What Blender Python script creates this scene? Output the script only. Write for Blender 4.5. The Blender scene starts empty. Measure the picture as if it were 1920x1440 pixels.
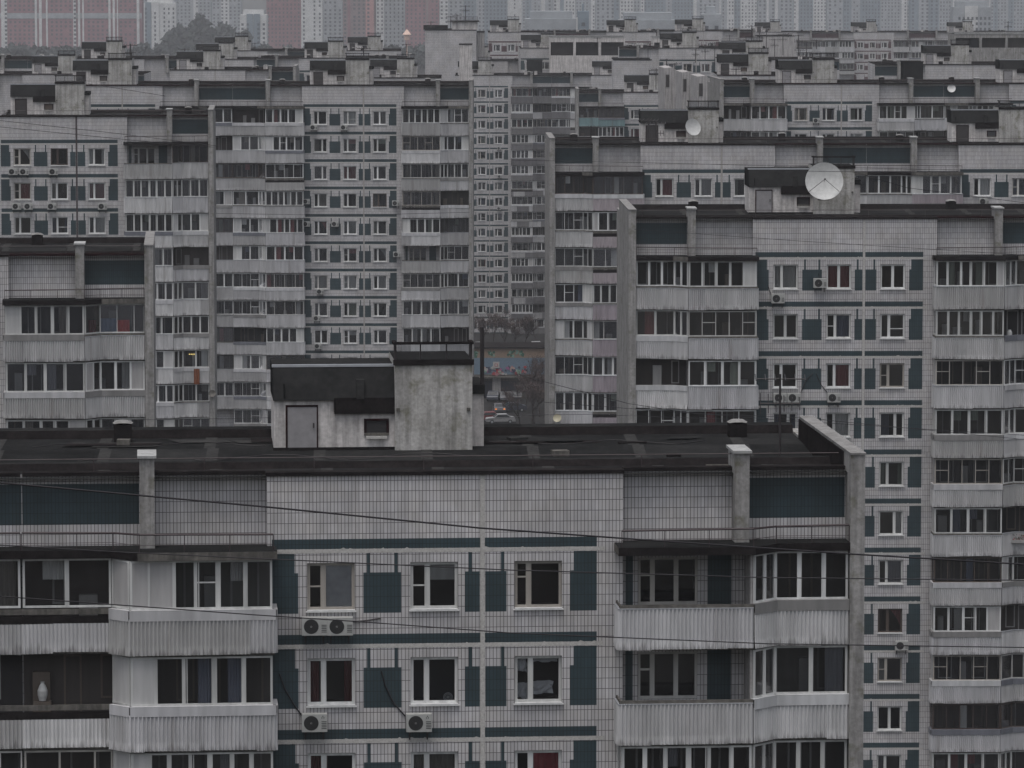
import bpy, math, random
from mathutils import Vector, Matrix

# ------------------------------------------------------------------ camera, world, sun, exposure
F_PX, YH = 8673.0, -99.0                  # focal length in photo pixels, horizon row of the photo
CAM = Vector((0.0, 0.0, 70.0))
PITCH = math.atan((720 - YH) / F_PX)
sc = bpy.context.scene
COL = sc.collection
cd = bpy.data.cameras.new('camera')
cam = bpy.data.objects.new('camera', cd)
COL.objects.link(cam)
cd.sensor_width = 36.0
cd.lens = 36.0 * F_PX / 1920.0
cd.clip_start = 1.0
cd.clip_end = 12000.0
cam.location = CAM
cam.rotation_euler = (math.radians(90) - PITCH, 0, 0)
sc.camera = cam

SUN_EL, SUN_AZ = 75.0, 205.0              # overcast: very soft sun from behind the camera
world = bpy.data.worlds.new('World')
sc.world = world
world.use_nodes = True
wn = world.node_tree
wn.nodes.clear()
wo = wn.nodes.new('ShaderNodeOutputWorld')
wb = wn.nodes.new('ShaderNodeBackground')
sky = wn.nodes.new('ShaderNodeTexSky')
sky.sky_type = 'NISHITA'
sky.sun_disc = False
sky.sun_elevation = math.radians(SUN_EL)
sky.sun_rotation = math.radians(SUN_AZ)
sky.air_density = 1.0
sky.dust_density = 4.0
hs = wn.nodes.new('ShaderNodeHueSaturation')
hs.inputs['Saturation'].default_value = 0.38
wn.links.new(sky.outputs[0], hs.inputs['Color'])
wn.links.new(hs.outputs[0], wb.inputs[0])
wb.inputs[1].default_value = 0.10
wn.links.new(wb.outputs[0], wo.inputs[0])
sd = bpy.data.lights.new('sun', 'SUN')
sd.energy = 0.9
sd.angle = math.radians(28)
sd.color = (1.0, 0.98, 0.965)
sun = bpy.data.objects.new('sun', sd)
COL.objects.link(sun)
sun.rotation_euler = (math.radians(90 - SUN_EL), 0, math.radians(180 - SUN_AZ))

sc.view_settings.view_transform = 'Standard'
sc.view_settings.look = 'None'
sc.view_settings.exposure = 0.62
sc.view_settings.gamma = 1.0
sc.cycles.max_bounces = 5
sc.cycles.diffuse_bounces = 3
sc.cycles.glossy_bounces = 2
sc.cycles.transparent_max_bounces = 10
sc.cycles.volume_bounces = 0
sc.cycles.use_denoising = True
sc.cycles.denoiser = 'OPENIMAGEDENOISE'
sc.cycles.denoising_input_passes = 'RGB_ALBEDO_NORMAL'
sc.cycles.denoising_prefilter = 'ACCURATE'
sc.cycles.use_adaptive_sampling = False
sc.cycles.caustics_reflective = False
sc.cycles.caustics_refractive = False

# ------------------------------------------------------------------ pixel helpers (photo pixel + depth -> a point of the world)
FWD = Vector((0, math.cos(PITCH), -math.sin(PITCH)))
UPV = Vector((0, math.sin(PITCH), math.cos(PITCH)))
RGT = Vector((1, 0, 0))


def ray(px, py):
    return FWD + RGT * ((px - 960) / F_PX) + UPV * ((720 - py) / F_PX)


def at(px, py, s):
    """world point seen at photo pixel (px, py) where one metre is s pixels"""
    return CAM + ray(px, py) * (F_PX / s)


def ground_at(px, py, z=0.0):
    r = ray(px, py)
    return CAM + r * ((z - CAM.z) / r.z)


# ------------------------------------------------------------------ materials
MATS = {}


def nt(name):
    m = bpy.data.materials.new(name)
    m.use_nodes = True
    t = m.node_tree
    b = t.nodes['Principled BSDF']
    MATS[name] = m
    return m, t, b


def nd(t, kind, **kw):
    n = t.nodes.new(kind)
    for k, v in kw.items():
        if k in n.inputs.keys():
            n.inputs[k].default_value = v
        else:
            setattr(n, k, v)
    return n


def coords(t, sx=1, sy=1, sz=1, wall=False):
    tc = nd(t, 'ShaderNodeTexCoord')
    if wall:
        s = nd(t, 'ShaderNodeSeparateXYZ')
        t.links.new(tc.outputs['Object'], s.inputs[0])
        a = nd(t, 'ShaderNodeMath', operation='ADD')
        t.links.new(s.outputs[0], a.inputs[0])
        t.links.new(s.outputs[1], a.inputs[1])
        c = nd(t, 'ShaderNodeCombineXYZ')
        t.links.new(a.outputs[0], c.inputs[0])
        t.links.new(s.outputs[2], c.inputs[1])
        src = c.outputs[0]
    else:
        src = tc.outputs['Object']
    mp = nd(t, 'ShaderNodeMapping')
    mp.inputs['Scale'].default_value = (sx, sy, sz)
    t.links.new(src, mp.inputs[0])
    return mp.outputs[0]


def noise(t, vec, scale, detail=4.0, rough=0.6):
    n = nd(t, 'ShaderNodeTexNoise')
    n.inputs['Scale'].default_value = scale
    n.inputs['Detail'].default_value = detail
    n.inputs['Roughness'].default_value = rough
    t.links.new(vec, n.inputs['Vector'])
    return n.outputs['Fac']


def remap(t, fac, a, b, lo, hi):
    n = nd(t, 'ShaderNodeMapRange')
    n.inputs['From Min'].default_value = a
    n.inputs['From Max'].default_value = b
    n.inputs['To Min'].default_value = lo
    n.inputs['To Max'].default_value = hi
    t.links.new(fac, n.inputs['Value'])
    return n.outputs['Result']


def mixc(t, fac, c1, c2, blend='MIX'):
    n = nd(t, 'ShaderNodeMix', data_type='RGBA', blend_type=blend)
    if isinstance(fac, float):
        n.inputs[0].default_value = fac
    else:
        t.links.new(fac, n.inputs[0])
    for c, i in ((c1, 6), (c2, 7)):
        if isinstance(c, tuple):
            n.inputs[i].default_value = (*c, 1)
        else:
            t.links.new(c, n.inputs[i])
    return n.outputs[2]


def scale_col(t, col, fac):
    """colour times a grey factor socket"""
    c = nd(t, 'ShaderNodeCombineColor')
    for i in range(3):
        t.links.new(fac, c.inputs[i])
    return mixc(t, 1.0, col, c.outputs[0], 'MULTIPLY')


def tile_mat(name, c1, c2, grout, bw=0.103, bh=0.31, mortar=0.0095, dirt=(0.72, 1.08)):
    m, t, b = nt(name)
    v = coords(t, wall=True)
    br = nd(t, 'ShaderNodeTexBrick', offset=0.0, squash=1.0)
    br.inputs['Scale'].default_value = 1.0
    br.inputs['Mortar Size'].default_value = mortar
    br.inputs['Mortar Smooth'].default_value = 0.2
    br.inputs['Brick Width'].default_value = bw
    br.inputs['Row Height'].default_value = bh
    br.inputs['Color1'].default_value = (*c1, 1)
    br.inputs['Color2'].default_value = (*c2, 1)
    br.inputs['Mortar'].default_value = (*grout, 1)
    t.links.new(v, br.inputs['Vector'])
    n1 = noise(t, coords(t, 0.35, 0.35, 0.35), 1.0, 5)
    n2 = noise(t, coords(t, 3.0, 3.0, 0.22), 1.0, 4)
    f1 = remap(t, n1, 0.3, 0.7, dirt[0], dirt[1])
    f2 = remap(t, n2, 0.35, 0.62, 0.89, 1.03)
    mm = nd(t, 'ShaderNodeMath', operation='MULTIPLY')
    t.links.new(f1, mm.inputs[0])
    t.links.new(f2, mm.inputs[1])
    col = scale_col(t, br.outputs['Color'], mm.outputs[0])
    n5 = noise(t, coords(t, 2.2, 2.2, 0.16), 1.0, 5, 0.7)
    col = mixc(t, remap(t, n5, 0.63, 0.76, 0.0, 0.42), col, tuple(c * f for c, f in zip(c1, (0.42, 0.38, 0.34))))
    n3 = noise(t, coords(t, 0.5, 0.5, 0.5), 2.0, 3)
    tint = mixc(t, remap(t, n3, 0.4, 0.65, 0.0, 0.5), (1.0, 1.0, 1.0), (0.96, 0.93, 0.86))
    col = mixc(t, 1.0, col, tint, 'MULTIPLY')
    t.links.new(col, b.inputs['Base Color'])
    b.inputs['Roughness'].default_value = 0.55
    return m


def rough_mat(name, c1, c2, s1=1.5, s2=8.0, streak=True, rough=0.85, moss=None, bump=0.0):
    m, t, b = nt(name)
    n1 = noise(t, coords(t, 1, 1, 1), s1, 6, 0.65)
    col = mixc(t, remap(t, n1, 0.32, 0.68, 0.0, 1.0), c1, c2)
    n2 = noise(t, coords(t, 1, 1, 1), s2, 3)
    col = scale_col(t, col, remap(t, n2, 0.3, 0.7, 0.82, 1.14))
    if streak:
        n3 = noise(t, coords(t, 5.0, 5.0, 0.3), 1.0, 4)
        col = scale_col(t, col, remap(t, n3, 0.38, 0.6, 0.68, 1.05))
    if moss:
        n4 = noise(t, coords(t, 1.3, 1.3, 1.3), 1.2, 5)
        col = mixc(t, remap(t, n4, 0.55, 0.7, 0.0, 0.7), col, moss)
    t.links.new(col, b.inputs['Base Color'])
    b.inputs['Roughness'].default_value = rough
    b.inputs['Specular IOR Level'].default_value = 0.0
    if bump:
        bp = nd(t, 'ShaderNodeBump')
        bp.inputs['Strength'].default_value = bump
        bp.inputs['Distance'].default_value = 0.02
        t.links.new(n2, bp.inputs['Height'])
        t.links.new(bp.outputs[0], b.inputs['Normal'])
    return m


def rand_mat(name, cols, rough=0.6, dirt=True, streaks=0.90, drip=False):
    """colour picked by the object's random number, with streaky dirt"""
    m, t, b = nt(name)
    oi = nd(t, 'ShaderNodeObjectInfo')
    cr = nd(t, 'ShaderNodeValToRGB')
    cr.color_ramp.interpolation = 'CONSTANT'
    e = cr.color_ramp.elements
    while len(e) < len(cols):
        e.new(0.5)
    for i, c in enumerate(cols):
        e[i].position = i / len(cols)
        e[i].color = (*c, 1)
    t.links.new(oi.outputs['Random'], cr.inputs[0])
    col = cr.outputs[0]
    if dirt:
        off = nd(t, 'ShaderNodeVectorMath', operation='ADD')
        tc = coords(t, 4.0, 4.0, 0.5)
        cmb = nd(t, 'ShaderNodeCombineXYZ')
        ml = nd(t, 'ShaderNodeMath', operation='MULTIPLY')
        ml.inputs[1].default_value = 90.0
        t.links.new(oi.outputs['Random'], ml.inputs[0])
        t.links.new(ml.outputs[0], cmb.inputs[0])
        t.links.new(tc, off.inputs[0])
        t.links.new(cmb.outputs[0], off.inputs[1])
        n = noise(t, off.outputs[0], 1.0, 5)
        col = scale_col(t, col, remap(t, n, 0.35, 0.62, streaks, 1.05))
        n2 = noise(t, off.outputs[0], 0.25, 3)
        col = scale_col(t, col, remap(t, n2, 0.35, 0.65, 0.85, 1.08))
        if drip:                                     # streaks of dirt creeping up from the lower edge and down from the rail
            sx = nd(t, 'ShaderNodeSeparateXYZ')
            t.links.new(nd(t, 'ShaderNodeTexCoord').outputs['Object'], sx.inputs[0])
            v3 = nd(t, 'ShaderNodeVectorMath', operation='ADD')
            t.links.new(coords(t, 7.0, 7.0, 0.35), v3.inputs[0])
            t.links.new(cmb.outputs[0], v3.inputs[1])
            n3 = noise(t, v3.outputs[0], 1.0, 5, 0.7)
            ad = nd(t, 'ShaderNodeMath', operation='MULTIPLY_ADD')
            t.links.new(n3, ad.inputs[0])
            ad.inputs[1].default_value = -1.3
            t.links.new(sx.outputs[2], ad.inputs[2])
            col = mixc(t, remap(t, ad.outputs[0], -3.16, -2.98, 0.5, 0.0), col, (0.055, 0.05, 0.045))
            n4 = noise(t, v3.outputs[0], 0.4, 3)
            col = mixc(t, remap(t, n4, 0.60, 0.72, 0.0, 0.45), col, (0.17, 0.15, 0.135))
    t.links.new(col, b.inputs['Base Color'])
    b.inputs['Roughness'].default_value = rough
    return m


def plain(name, c, rough=0.6, metal=0.0, emit=None):
    m, t, b = nt(name)
    n = noise(t, coords(t, 1, 1, 1), 4.0, 4)
    col = scale_col(t, mixc(t, 0.0, c, c), remap(t, n, 0.3, 0.7, 0.85, 1.1))
    t.links.new(col, b.inputs['Base Color'])
    b.inputs['Roughness'].default_value = rough
    b.inputs['Metallic'].default_value = metal
    if emit:
        b.inputs['Emission Color'].default_value = (*emit[0], 1)
        b.inputs['Emission Strength'].default_value = emit[1]
    return m


def glass_mat(name, tint=(0.8, 0.82, 0.84), refl=0.07):
    m = bpy.data.materials.new(name)
    m.use_nodes = True
    t = m.node_tree
    t.nodes.clear()
    o = nd(t, 'ShaderNodeOutputMaterial')
    tr = nd(t, 'ShaderNodeBsdfTransparent')
    tr.inputs[0].default_value = (*tint, 1)
    gl = nd(t, 'ShaderNodeBsdfGlossy')
    gl.inputs['Roughness'].default_value = 0.06
    gl.inputs['Color'].default_value = (0.9, 0.9, 0.92, 1)
    lw = nd(t, 'ShaderNodeLayerWeight')
    lw.inputs['Blend'].default_value = 0.25
    f0 = remap(t, lw.outputs['Fresnel'], 0.0, 1.0, refl, 0.9)
    oi = nd(t, 'ShaderNodeObjectInfo')
    pw = nd(t, 'ShaderNodeMath', operation='POWER')
    t.links.new(oi.outputs['Random'], pw.inputs[0])
    pw.inputs[1].default_value = 2.2
    mad = nd(t, 'ShaderNodeMath', operation='MULTIPLY_ADD')
    t.links.new(pw.outputs[0], mad.inputs[0])
    mad.inputs[1].default_value = 0.22
    t.links.new(f0, mad.inputs[2])
    f = mad.outputs[0]
    n = noise(t, coords(t, 1, 1, 1), 1.1, 2)
    bp = nd(t, 'ShaderNodeBump')
    bp.inputs['Strength'].default_value = 0.15
    bp.inputs['Distance'].default_value = 0.05
    t.links.new(n, bp.inputs['Height'])
    t.links.new(bp.outputs[0], gl.inputs['Normal'])
    mx = nd(t, 'ShaderNodeMixShader')
    t.links.new(f, mx.inputs[0])
    t.links.new(tr.outputs[0], mx.inputs[1])
    t.links.new(gl.outputs[0], mx.inputs[2])
    t.links.new(mx.outputs[0], o.inputs[0])
    MATS[name] = m
    return m


tile_mat('tile_pale', (0.56, 0.545, 0.552), (0.46, 0.448, 0.452), (0.085, 0.075, 0.08))
tile_mat('tile_blue', (0.024, 0.044, 0.052), (0.020, 0.038, 0.045), (0.010, 0.016, 0.020), dirt=(0.72, 1.3))
tile_mat('tile_red', (0.09, 0.035, 0.04), (0.07, 0.03, 0.035), (0.03, 0.018, 0.02))
rough_mat('sealant', (0.38, 0.365, 0.345), (0.48, 0.465, 0.445), 6, 20, False)
rough_mat('joint', (0.36, 0.34, 0.31), (0.27, 0.26, 0.25), 3, 12, False)
rough_mat('joint_dark', (0.05, 0.04, 0.042), (0.09, 0.075, 0.075), 3, 12, False)
rough_mat('concrete', (0.23, 0.222, 0.215), (0.33, 0.32, 0.31), 1.2, 9, True, moss=(0.10, 0.095, 0.06), bump=0.3)
rough_mat('concrete_pale', (0.34, 0.325, 0.32), (0.43, 0.41, 0.40), 0.8, 9, True, bump=0.2)
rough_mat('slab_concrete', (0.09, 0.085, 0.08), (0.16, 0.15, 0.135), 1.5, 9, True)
rough_mat('cap_pale', (0.25, 0.25, 0.245), (0.37, 0.37, 0.365), 2, 9, False)
rough_mat('plaster', (0.62, 0.59, 0.575), (0.42, 0.395, 0.38), 1.1, 7, True, bump=0.2)
rough_mat('tower_concrete', (0.48, 0.465, 0.45), (0.30, 0.29, 0.27), 0.9, 10, True, moss=(0.11, 0.105, 0.055), bump=0.3)
rough_mat('bitumen', (0.0115, 0.0116, 0.012), (0.022, 0.0222, 0.0225), 0.55, 6, False, rough=0.95, bump=0.25)
rough_mat('bitumen_old', (0.017, 0.0171, 0.0175), (0.029, 0.029, 0.029), 0.8, 5, False, rough=0.85)
rough_mat('felt_grey', (0.030, 0.030, 0.030), (0.044, 0.043, 0.042), 1.5, 6, False)
rough_mat('dark_edge', (0.012, 0.0105, 0.011), (0.023, 0.020, 0.020), 2.0, 8, False)
rough_mat('rust_edge', (0.026, 0.011, 0.012), (0.014, 0.010, 0.011), 2.5, 8, False)
plain('dark_metal', (0.022, 0.017, 0.018), 0.6)
plain('rail_metal', (0.035, 0.022, 0.024), 0.6)
plain('white_metal', (0.55, 0.55, 0.545), 0.45)
rough_mat('coping_tin', (0.15, 0.145, 0.14), (0.26, 0.255, 0.25), 1.5, 9, False)
plain('zinc', (0.30, 0.31, 0.33), 0.45)
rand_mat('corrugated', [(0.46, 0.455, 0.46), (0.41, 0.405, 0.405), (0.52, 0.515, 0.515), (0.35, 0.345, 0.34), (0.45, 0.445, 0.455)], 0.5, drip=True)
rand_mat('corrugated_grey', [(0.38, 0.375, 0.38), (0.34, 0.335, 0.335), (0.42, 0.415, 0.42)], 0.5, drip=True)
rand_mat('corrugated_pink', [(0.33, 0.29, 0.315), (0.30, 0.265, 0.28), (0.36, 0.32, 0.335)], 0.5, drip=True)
rand_mat('corrugated_dark', [(0.13, 0.125, 0.13), (0.15, 0.145, 0.15), (0.17, 0.165, 0.165)], 0.5, drip=True)  # darker copy of the sheets, shade of the alley gap put into the colour
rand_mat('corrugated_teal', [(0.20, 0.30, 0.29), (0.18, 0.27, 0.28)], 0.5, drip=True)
rand_mat('trim_sheet', [(0.46, 0.46, 0.465), (0.13, 0.135, 0.155), (0.40, 0.395, 0.40), (0.19, 0.185, 0.18), (0.44, 0.435, 0.445)], 0.5)
rand_mat('frame_white', [(0.56, 0.56, 0.545), (0.49, 0.49, 0.475), (0.63, 0.63, 0.62)], 0.4, True, 0.8)
rand_mat('frame_wood', [(0.38, 0.36, 0.33), (0.31, 0.285, 0.255), (0.44, 0.43, 0.41)], 0.6)
rand_mat('frame_brown', [(0.05, 0.033, 0.028), (0.035, 0.03, 0.03), (0.07, 0.05, 0.04)], 0.6)
rand_mat('panel_white', [(0.48, 0.475, 0.46), (0.43, 0.425, 0.42), (0.36, 0.35, 0.345)], 0.5)
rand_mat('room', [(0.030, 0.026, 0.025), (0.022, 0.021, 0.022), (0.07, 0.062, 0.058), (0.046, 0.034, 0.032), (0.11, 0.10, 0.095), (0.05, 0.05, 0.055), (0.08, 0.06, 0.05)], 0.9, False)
rand_mat('shade_tone', [(0.09, 0.085, 0.08), (0.07, 0.06, 0.055), (0.030, 0.027, 0.027), (0.045, 0.038, 0.034), (0.022, 0.02, 0.02), (0.06, 0.052, 0.048), (0.040, 0.031, 0.030), (0.035, 0.034, 0.038)], 0.9, True)  # very dark tones carry the shade inside the balconies
rand_mat('lining_frame', [(0.16, 0.155, 0.15), (0.30, 0.29, 0.28), (0.10, 0.08, 0.065), (0.22, 0.21, 0.2)], 0.7, True)
rand_mat('cloth', [(0.42, 0.41, 0.39), (0.26, 0.26, 0.28), (0.60, 0.59, 0.57), (0.20, 0.18, 0.16), (0.22, 0.08, 0.08), (0.36, 0.35, 0.34), (0.24, 0.26, 0.22), (0.13, 0.14, 0.18)], 0.9, True)
plain('blind', (0.52, 0.52, 0.53), 0.8)
plain('cloth_red_pinned', (0.30, 0.06, 0.07), 0.9)
glass_mat('glass')
plain('reveal', (0.25, 0.24, 0.23), 0.8)
plain('door_paint', (0.24, 0.23, 0.235), 0.6)
plain('door_dark', (0.035, 0.03, 0.03), 0.7)
plain('ac_white', (0.34, 0.34, 0.325), 0.5)
plain('ac_grille', (0.02, 0.02, 0.02), 0.6)
plain('ac_mark', (0.03, 0.03, 0.035), 0.6)
plain('dish_white', (0.46, 0.46, 0.45), 0.45)
plain('dish_yellow', (0.33, 0.30, 0.21), 0.5)
plain('cable_black', (0.012, 0.009, 0.011), 0.6)
plain('frame_tinted', (0.10, 0.11, 0.115), 0.4)

# ------------------------------------------------------------------ mesh builder


class MB:
    def __init__(self):
        self.v, self.f, self.m, self.mats = [], [], [], []

    def mi(self, name):
        if name not in self.mats:
            self.mats.append(name)
        return self.mats.index(name)

    def poly(self, pts, mat):
        n = len(self.v)
        self.v.extend([tuple(p) for p in pts])
        self.f.append(tuple(range(n, n + len(pts))))
        self.m.append(self.mi(mat))

    def box(self, x0, x1, y0, y1, z0, z1, mat, M=None, top=None):
        if x0 > x1:
            x0, x1 = x1, x0
        n = len(self.v)
        ps = [(x0, y0, z0), (x1, y0, z0), (x1, y1, z0), (x0, y1, z0), (x0, y0, z1), (x1, y0, z1), (x1, y1, z1), (x0, y1, z1)]
        if M is not None:
            ps = [tuple(M @ Vector(p)) for p in ps]
        self.v.extend(ps)
        k = self.mi(mat)
        for i, q in enumerate(((0, 3, 2, 1), (4, 5, 6, 7), (0, 1, 5, 4), (1, 2, 6, 5), (2, 3, 7, 6), (3, 0, 4, 7))):
            self.f.append(tuple(n + j for j in q))
            self.m.append(self.mi(top) if (top and i == 1) else k)

    def tube(self, pts, r, mat, n=6, r2=None):
        pts = [Vector(p) for p in pts]
        k = self.mi(mat)
        base = len(self.v)
        for i, p in enumerate(pts):
            d = (pts[min(i + 1, len(pts) - 1)] - pts[max(i - 1, 0)]).normalized()
            a = d.cross(Vector((0, 0, 1)))
            if a.length < 1e-3:
                a = d.cross(Vector((0, 1, 0)))
            a.normalize()
            b = d.cross(a)
            rr = r if r2 is None else r + (r2 - r) * i / max(1, len(pts) - 1)
            for j in range(n):
                w = 2 * math.pi * j / n
                self.v.append(tuple(p + (a * math.cos(w) + b * math.sin(w)) * rr))
        for i in range(len(pts) - 1):
            for j in range(n):
                j2 = (j + 1) % n
                self.f.append((base + i * n + j, base + i * n + j2, base + (i + 1) * n + j2, base + (i + 1) * n + j))
                self.m.append(k)
        for e in (0, len(pts) - 1):
            self.f.append(tuple(base + e * n + j for j in range(n)))
            self.m.append(k)

    def disc(self, c, r, axis_y, mat, n=20, r0=0.0):
        """ring or disc facing -y"""
        k = self.mi(mat)
        b = len(self.v)
        if r0 <= 0:
            for j in range(n):
                w = 2 * math.pi * j / n
                self.v.append((c[0] + r * math.cos(w), c[1], c[2] + r * math.sin(w)))
            self.f.append(tuple(range(b, b + n)))
            self.m.append(k)
        else:
            for rr in (r, r0):
                for j in range(n):
                    w = 2 * math.pi * j / n
                    self.v.append((c[0] + rr * math.cos(w), c[1], c[2] + rr * math.sin(w)))
            for j in range(n):
                j2 = (j + 1) % n
                self.f.append((b + j, b + j2, b + n + j2, b + n + j))
                self.m.append(k)

    def mesh(self, name):
        me = bpy.data.meshes.new(name)
        me.from_pydata(self.v, [], self.f)
        for n in self.mats:
            me.materials.append(MATS[n])
        me.polygons.foreach_set('material_index', self.m)
        me.update()
        return me

    def obj(self, name, parent=None, loc=(0, 0, 0), rz=0.0):
        return link(name, self.mesh(name), parent, loc, rz)


def link(name, mesh, parent=None, loc=(0, 0, 0), rz=0.0, sx=1):
    o = bpy.data.objects.new(name, mesh)
    COL.objects.link(o)
    if parent is not None:
        o.parent = parent
    o.location = loc
    o.rotation_euler = (0, 0, rz)
    return o


def thing(name, label, cat, loc, rz=0.0, group=None):
    o = bpy.data.objects.new(name, None)
    COL.objects.link(o)
    o.location = loc
    o.rotation_euler = (0, 0, rz)
    return tag(o, label, cat, group)


def tag(o, label, cat, group=None, kind=None):
    if label:
        o['label'] = label
    if cat:
        o['category'] = cat
    if group:
        o['group'] = group
    if kind:
        o['kind'] = kind
    return o


# ------------------------------------------------------------------ windows (prototypes share meshes)
WW, WH = 1.39, 1.41
WPROTO = {}
WK = {  # frame material, mullion position, transoms (pane, height fraction from the top)
    'a': ('frame_white', 0.34, []),
    'b': ('frame_wood', 0.34, [(0, 0.5)]),
    'c': ('frame_white', 0.50, []),
    'd': ('frame_wood', 0.30, [(0, 0.33)]),
    'e': ('frame_white', 0.64, []),
    'f': ('frame_white', 0.36, [(0, 0.5)]),
    'g': ('frame_brown', 0.40, []),
    'h': ('frame_white', 0.36, [(1, 0.62)]),
}


def sheet(mb, x0, x1, y, z0, z1, mat, waves=8, amp=0.03):
    n = max(4, int(waves * 4))
    b = len(mb.v)
    k = mb.mi(mat)
    for i in range(n + 1):
        x = x0 + (x1 - x0) * i / n
        yy = y + amp * math.sin(i * math.pi / 2 + 0.4 * math.sin(i))
        mb.v.append((x, yy, z0))
        mb.v.append((x, yy, z1))
    for i in range(n):
        mb.f.append((b + 2 * i, b + 2 * i + 2, b + 2 * i + 3, b + 2 * i + 1))
        mb.m.append(k)


def win_proto(kind, cur, W=WW, H=WH):
    key = (kind, cur, W, H)
    if key in WPROTO:
        return WPROTO[key]
    fm, ml, trs = WK[kind]
    fr, gl, si = MB(), MB(), MB()
    y0, y1 = 0.09, 0.15
    t = 0.055
    # room shell and reveal
    r = MB()
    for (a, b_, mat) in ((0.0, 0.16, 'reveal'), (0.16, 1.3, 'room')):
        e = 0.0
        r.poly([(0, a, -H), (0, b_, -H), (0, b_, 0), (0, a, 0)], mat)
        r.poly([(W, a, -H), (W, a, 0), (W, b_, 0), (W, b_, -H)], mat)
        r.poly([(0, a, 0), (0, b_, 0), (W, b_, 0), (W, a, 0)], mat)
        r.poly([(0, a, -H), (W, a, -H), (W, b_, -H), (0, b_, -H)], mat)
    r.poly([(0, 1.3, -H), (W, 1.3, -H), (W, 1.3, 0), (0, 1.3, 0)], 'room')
    fr = r
    fr.box(0.002, t, y0, y1, -H + 0.002, -0.002, fm)
    fr.box(W - t, W - 0.002, y0, y1, -H + 0.002, -0.002, fm)
    fr.box(t, W - t, y0, y1, -t, -0.002, fm)
    fr.box(t, W - t, y0, y1, -H + 0.002, -H + t + 0.02, fm)
    mx = W * ml
    fr.box(mx - 0.045, mx + 0.045, y0 - 0.005, y1, -H + t + 0.02, -t, fm)
    spans = [(t, mx - 0.045), (mx + 0.045, W - t)]
    for i, (a, b_) in enumerate(spans):
        q = 0.035                                  # sash
        za, zb = -H + t + 0.02, -t
        fr.box(a, a + q, y0 + 0.01, y1 - 0.005, za, zb, fm)
        fr.box(b_ - q, b_, y0 + 0.01, y1 - 0.005, za, zb, fm)
        fr.box(a + q, b_ - q, y0 + 0.01, y1 - 0.005, zb - q, zb, fm)
        fr.box(a + q, b_ - q, y0 + 0.01, y1 - 0.005, za, za + q, fm)
        for (p, h) in trs:
            if p == i:
                zt = zb + (za - zb) * h
                fr.box(a + q, b_ - q, y0 + 0.01, y1 - 0.005, zt - 0.022, zt + 0.022, fm)
        gl.poly([(a + q, 0.125, za + q), (b_ - q, 0.125, za + q), (b_ - q, 0.125, zb - q), (a + q, 0.125, zb - q)], 'glass')
    si.box(0.004, W - 0.004, -0.08, 0.085, -H + 0.003, -H + 0.035, 'white_metal')
    si.box(-0.04, W + 0.04, -0.085, -0.004, -H - 0.03, -H + 0.002, 'white_metal')
    d = {'window': fr.mesh('window'), 'pane': gl.mesh('pane'), 'sill': si.mesh('sill'), 'curtain': None}
    if cur:
        c = MB()
        if cur == 1:
            sheet(c, 0.05, W * 0.42, 0.30, -H, -0.03, 'cloth', 7)
        elif cur == 2:
            sheet(c, 0.02, W - 0.02, 0.28, -H, -0.03, 'cloth', 13, 0.02)
        elif cur == 3:
            c.poly([(mx, 0.22, -0.55), (W - 0.02, 0.22, -0.55), (W - 0.02, 0.22, -0.02), (mx, 0.22, -0.02)], 'cloth')
        elif cur == 4:
            sheet(c, 0.02, W * 0.25, 0.30, -H, -0.03, 'cloth', 4)
            sheet(c, W * 0.78, W - 0.02, 0.30, -H, -0.03, 'cloth', 4)
        elif cur == 5:
            sheet(c, mx, W - 0.02, 0.26, -H, -0.03, 'cloth', 6, 0.015)
        elif cur == 6:                               # drawn aside, sloping
            for i in range(10):
                a, b_ = mx + (W - mx) * i / 10, mx + (W - mx) * (i + 1) / 10
                za = -0.03 - 1.15 * (i / 10) ** 1.6
                zb = -0.03 - 1.15 * ((i + 1) / 10) ** 1.6
                yy = 0.28 + 0.02 * (i % 2)
                c.poly([(a, yy, za), (b_, 0.28 + 0.02 * ((i + 1) % 2), zb), (b_, 0.28 + 0.02 * ((i + 1) % 2), -0.02), (a, yy, -0.02)], 'cloth')
        elif cur == 7:                               # roller blind right down
            c.poly([(mx, 0.17, -H), (W - 0.02, 0.17, -H), (W - 0.02, 0.17, -0.02), (mx, 0.17, -0.02)], 'blind')
        elif cur == 8:                               # crumpled film
            rg = random.Random(5)
            for (xa, xb, za, zb) in ((.08, mx - .05, -1.30, -.85), (mx + .08, W - .25, -1.15, -.80), (.08, mx - .1, -.5, -.1), (mx + .1, W - .1, -.22, -.05)):
                g = [[(xa + (xb - xa) * i / 5 + rg.uniform(-.03, .03), .22 + rg.uniform(0, .08), za + (zb - za) * j / 4 + rg.uniform(-.04, .04)) for i in range(6)] for j in range(5)]
                for j in range(4):
                    for i in range(5):
                        c.poly([g[j][i], g[j][i + 1], g[j + 1][i + 1], g[j + 1][i]], 'blind')
        elif cur == 9:                               # red cloth pinned up
            sheet(c, mx, W - 0.02, 0.2, -0.75, -0.02, 'cloth_red_pinned', 4, .03)
        d['curtain'] = c.mesh('curtain')
    WPROTO[key] = d
    return d


def put_window(root, x, y, z, kind, cur):
    d = win_proto(kind, cur)
    w = link('window', d['window'], root, (x, y, z))
    link('pane', d['pane'], w)
    link('sill', d['sill'], w)
    if d['curtain']:
        link('curtain', d['curtain'], w)
    return w


# ------------------------------------------------------------------ balconies
# bay coordinates: x from the inner end (0) to the outer end (W), y < 0 towards the street; sg = -1 mirrors
BPROTO = {}


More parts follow.
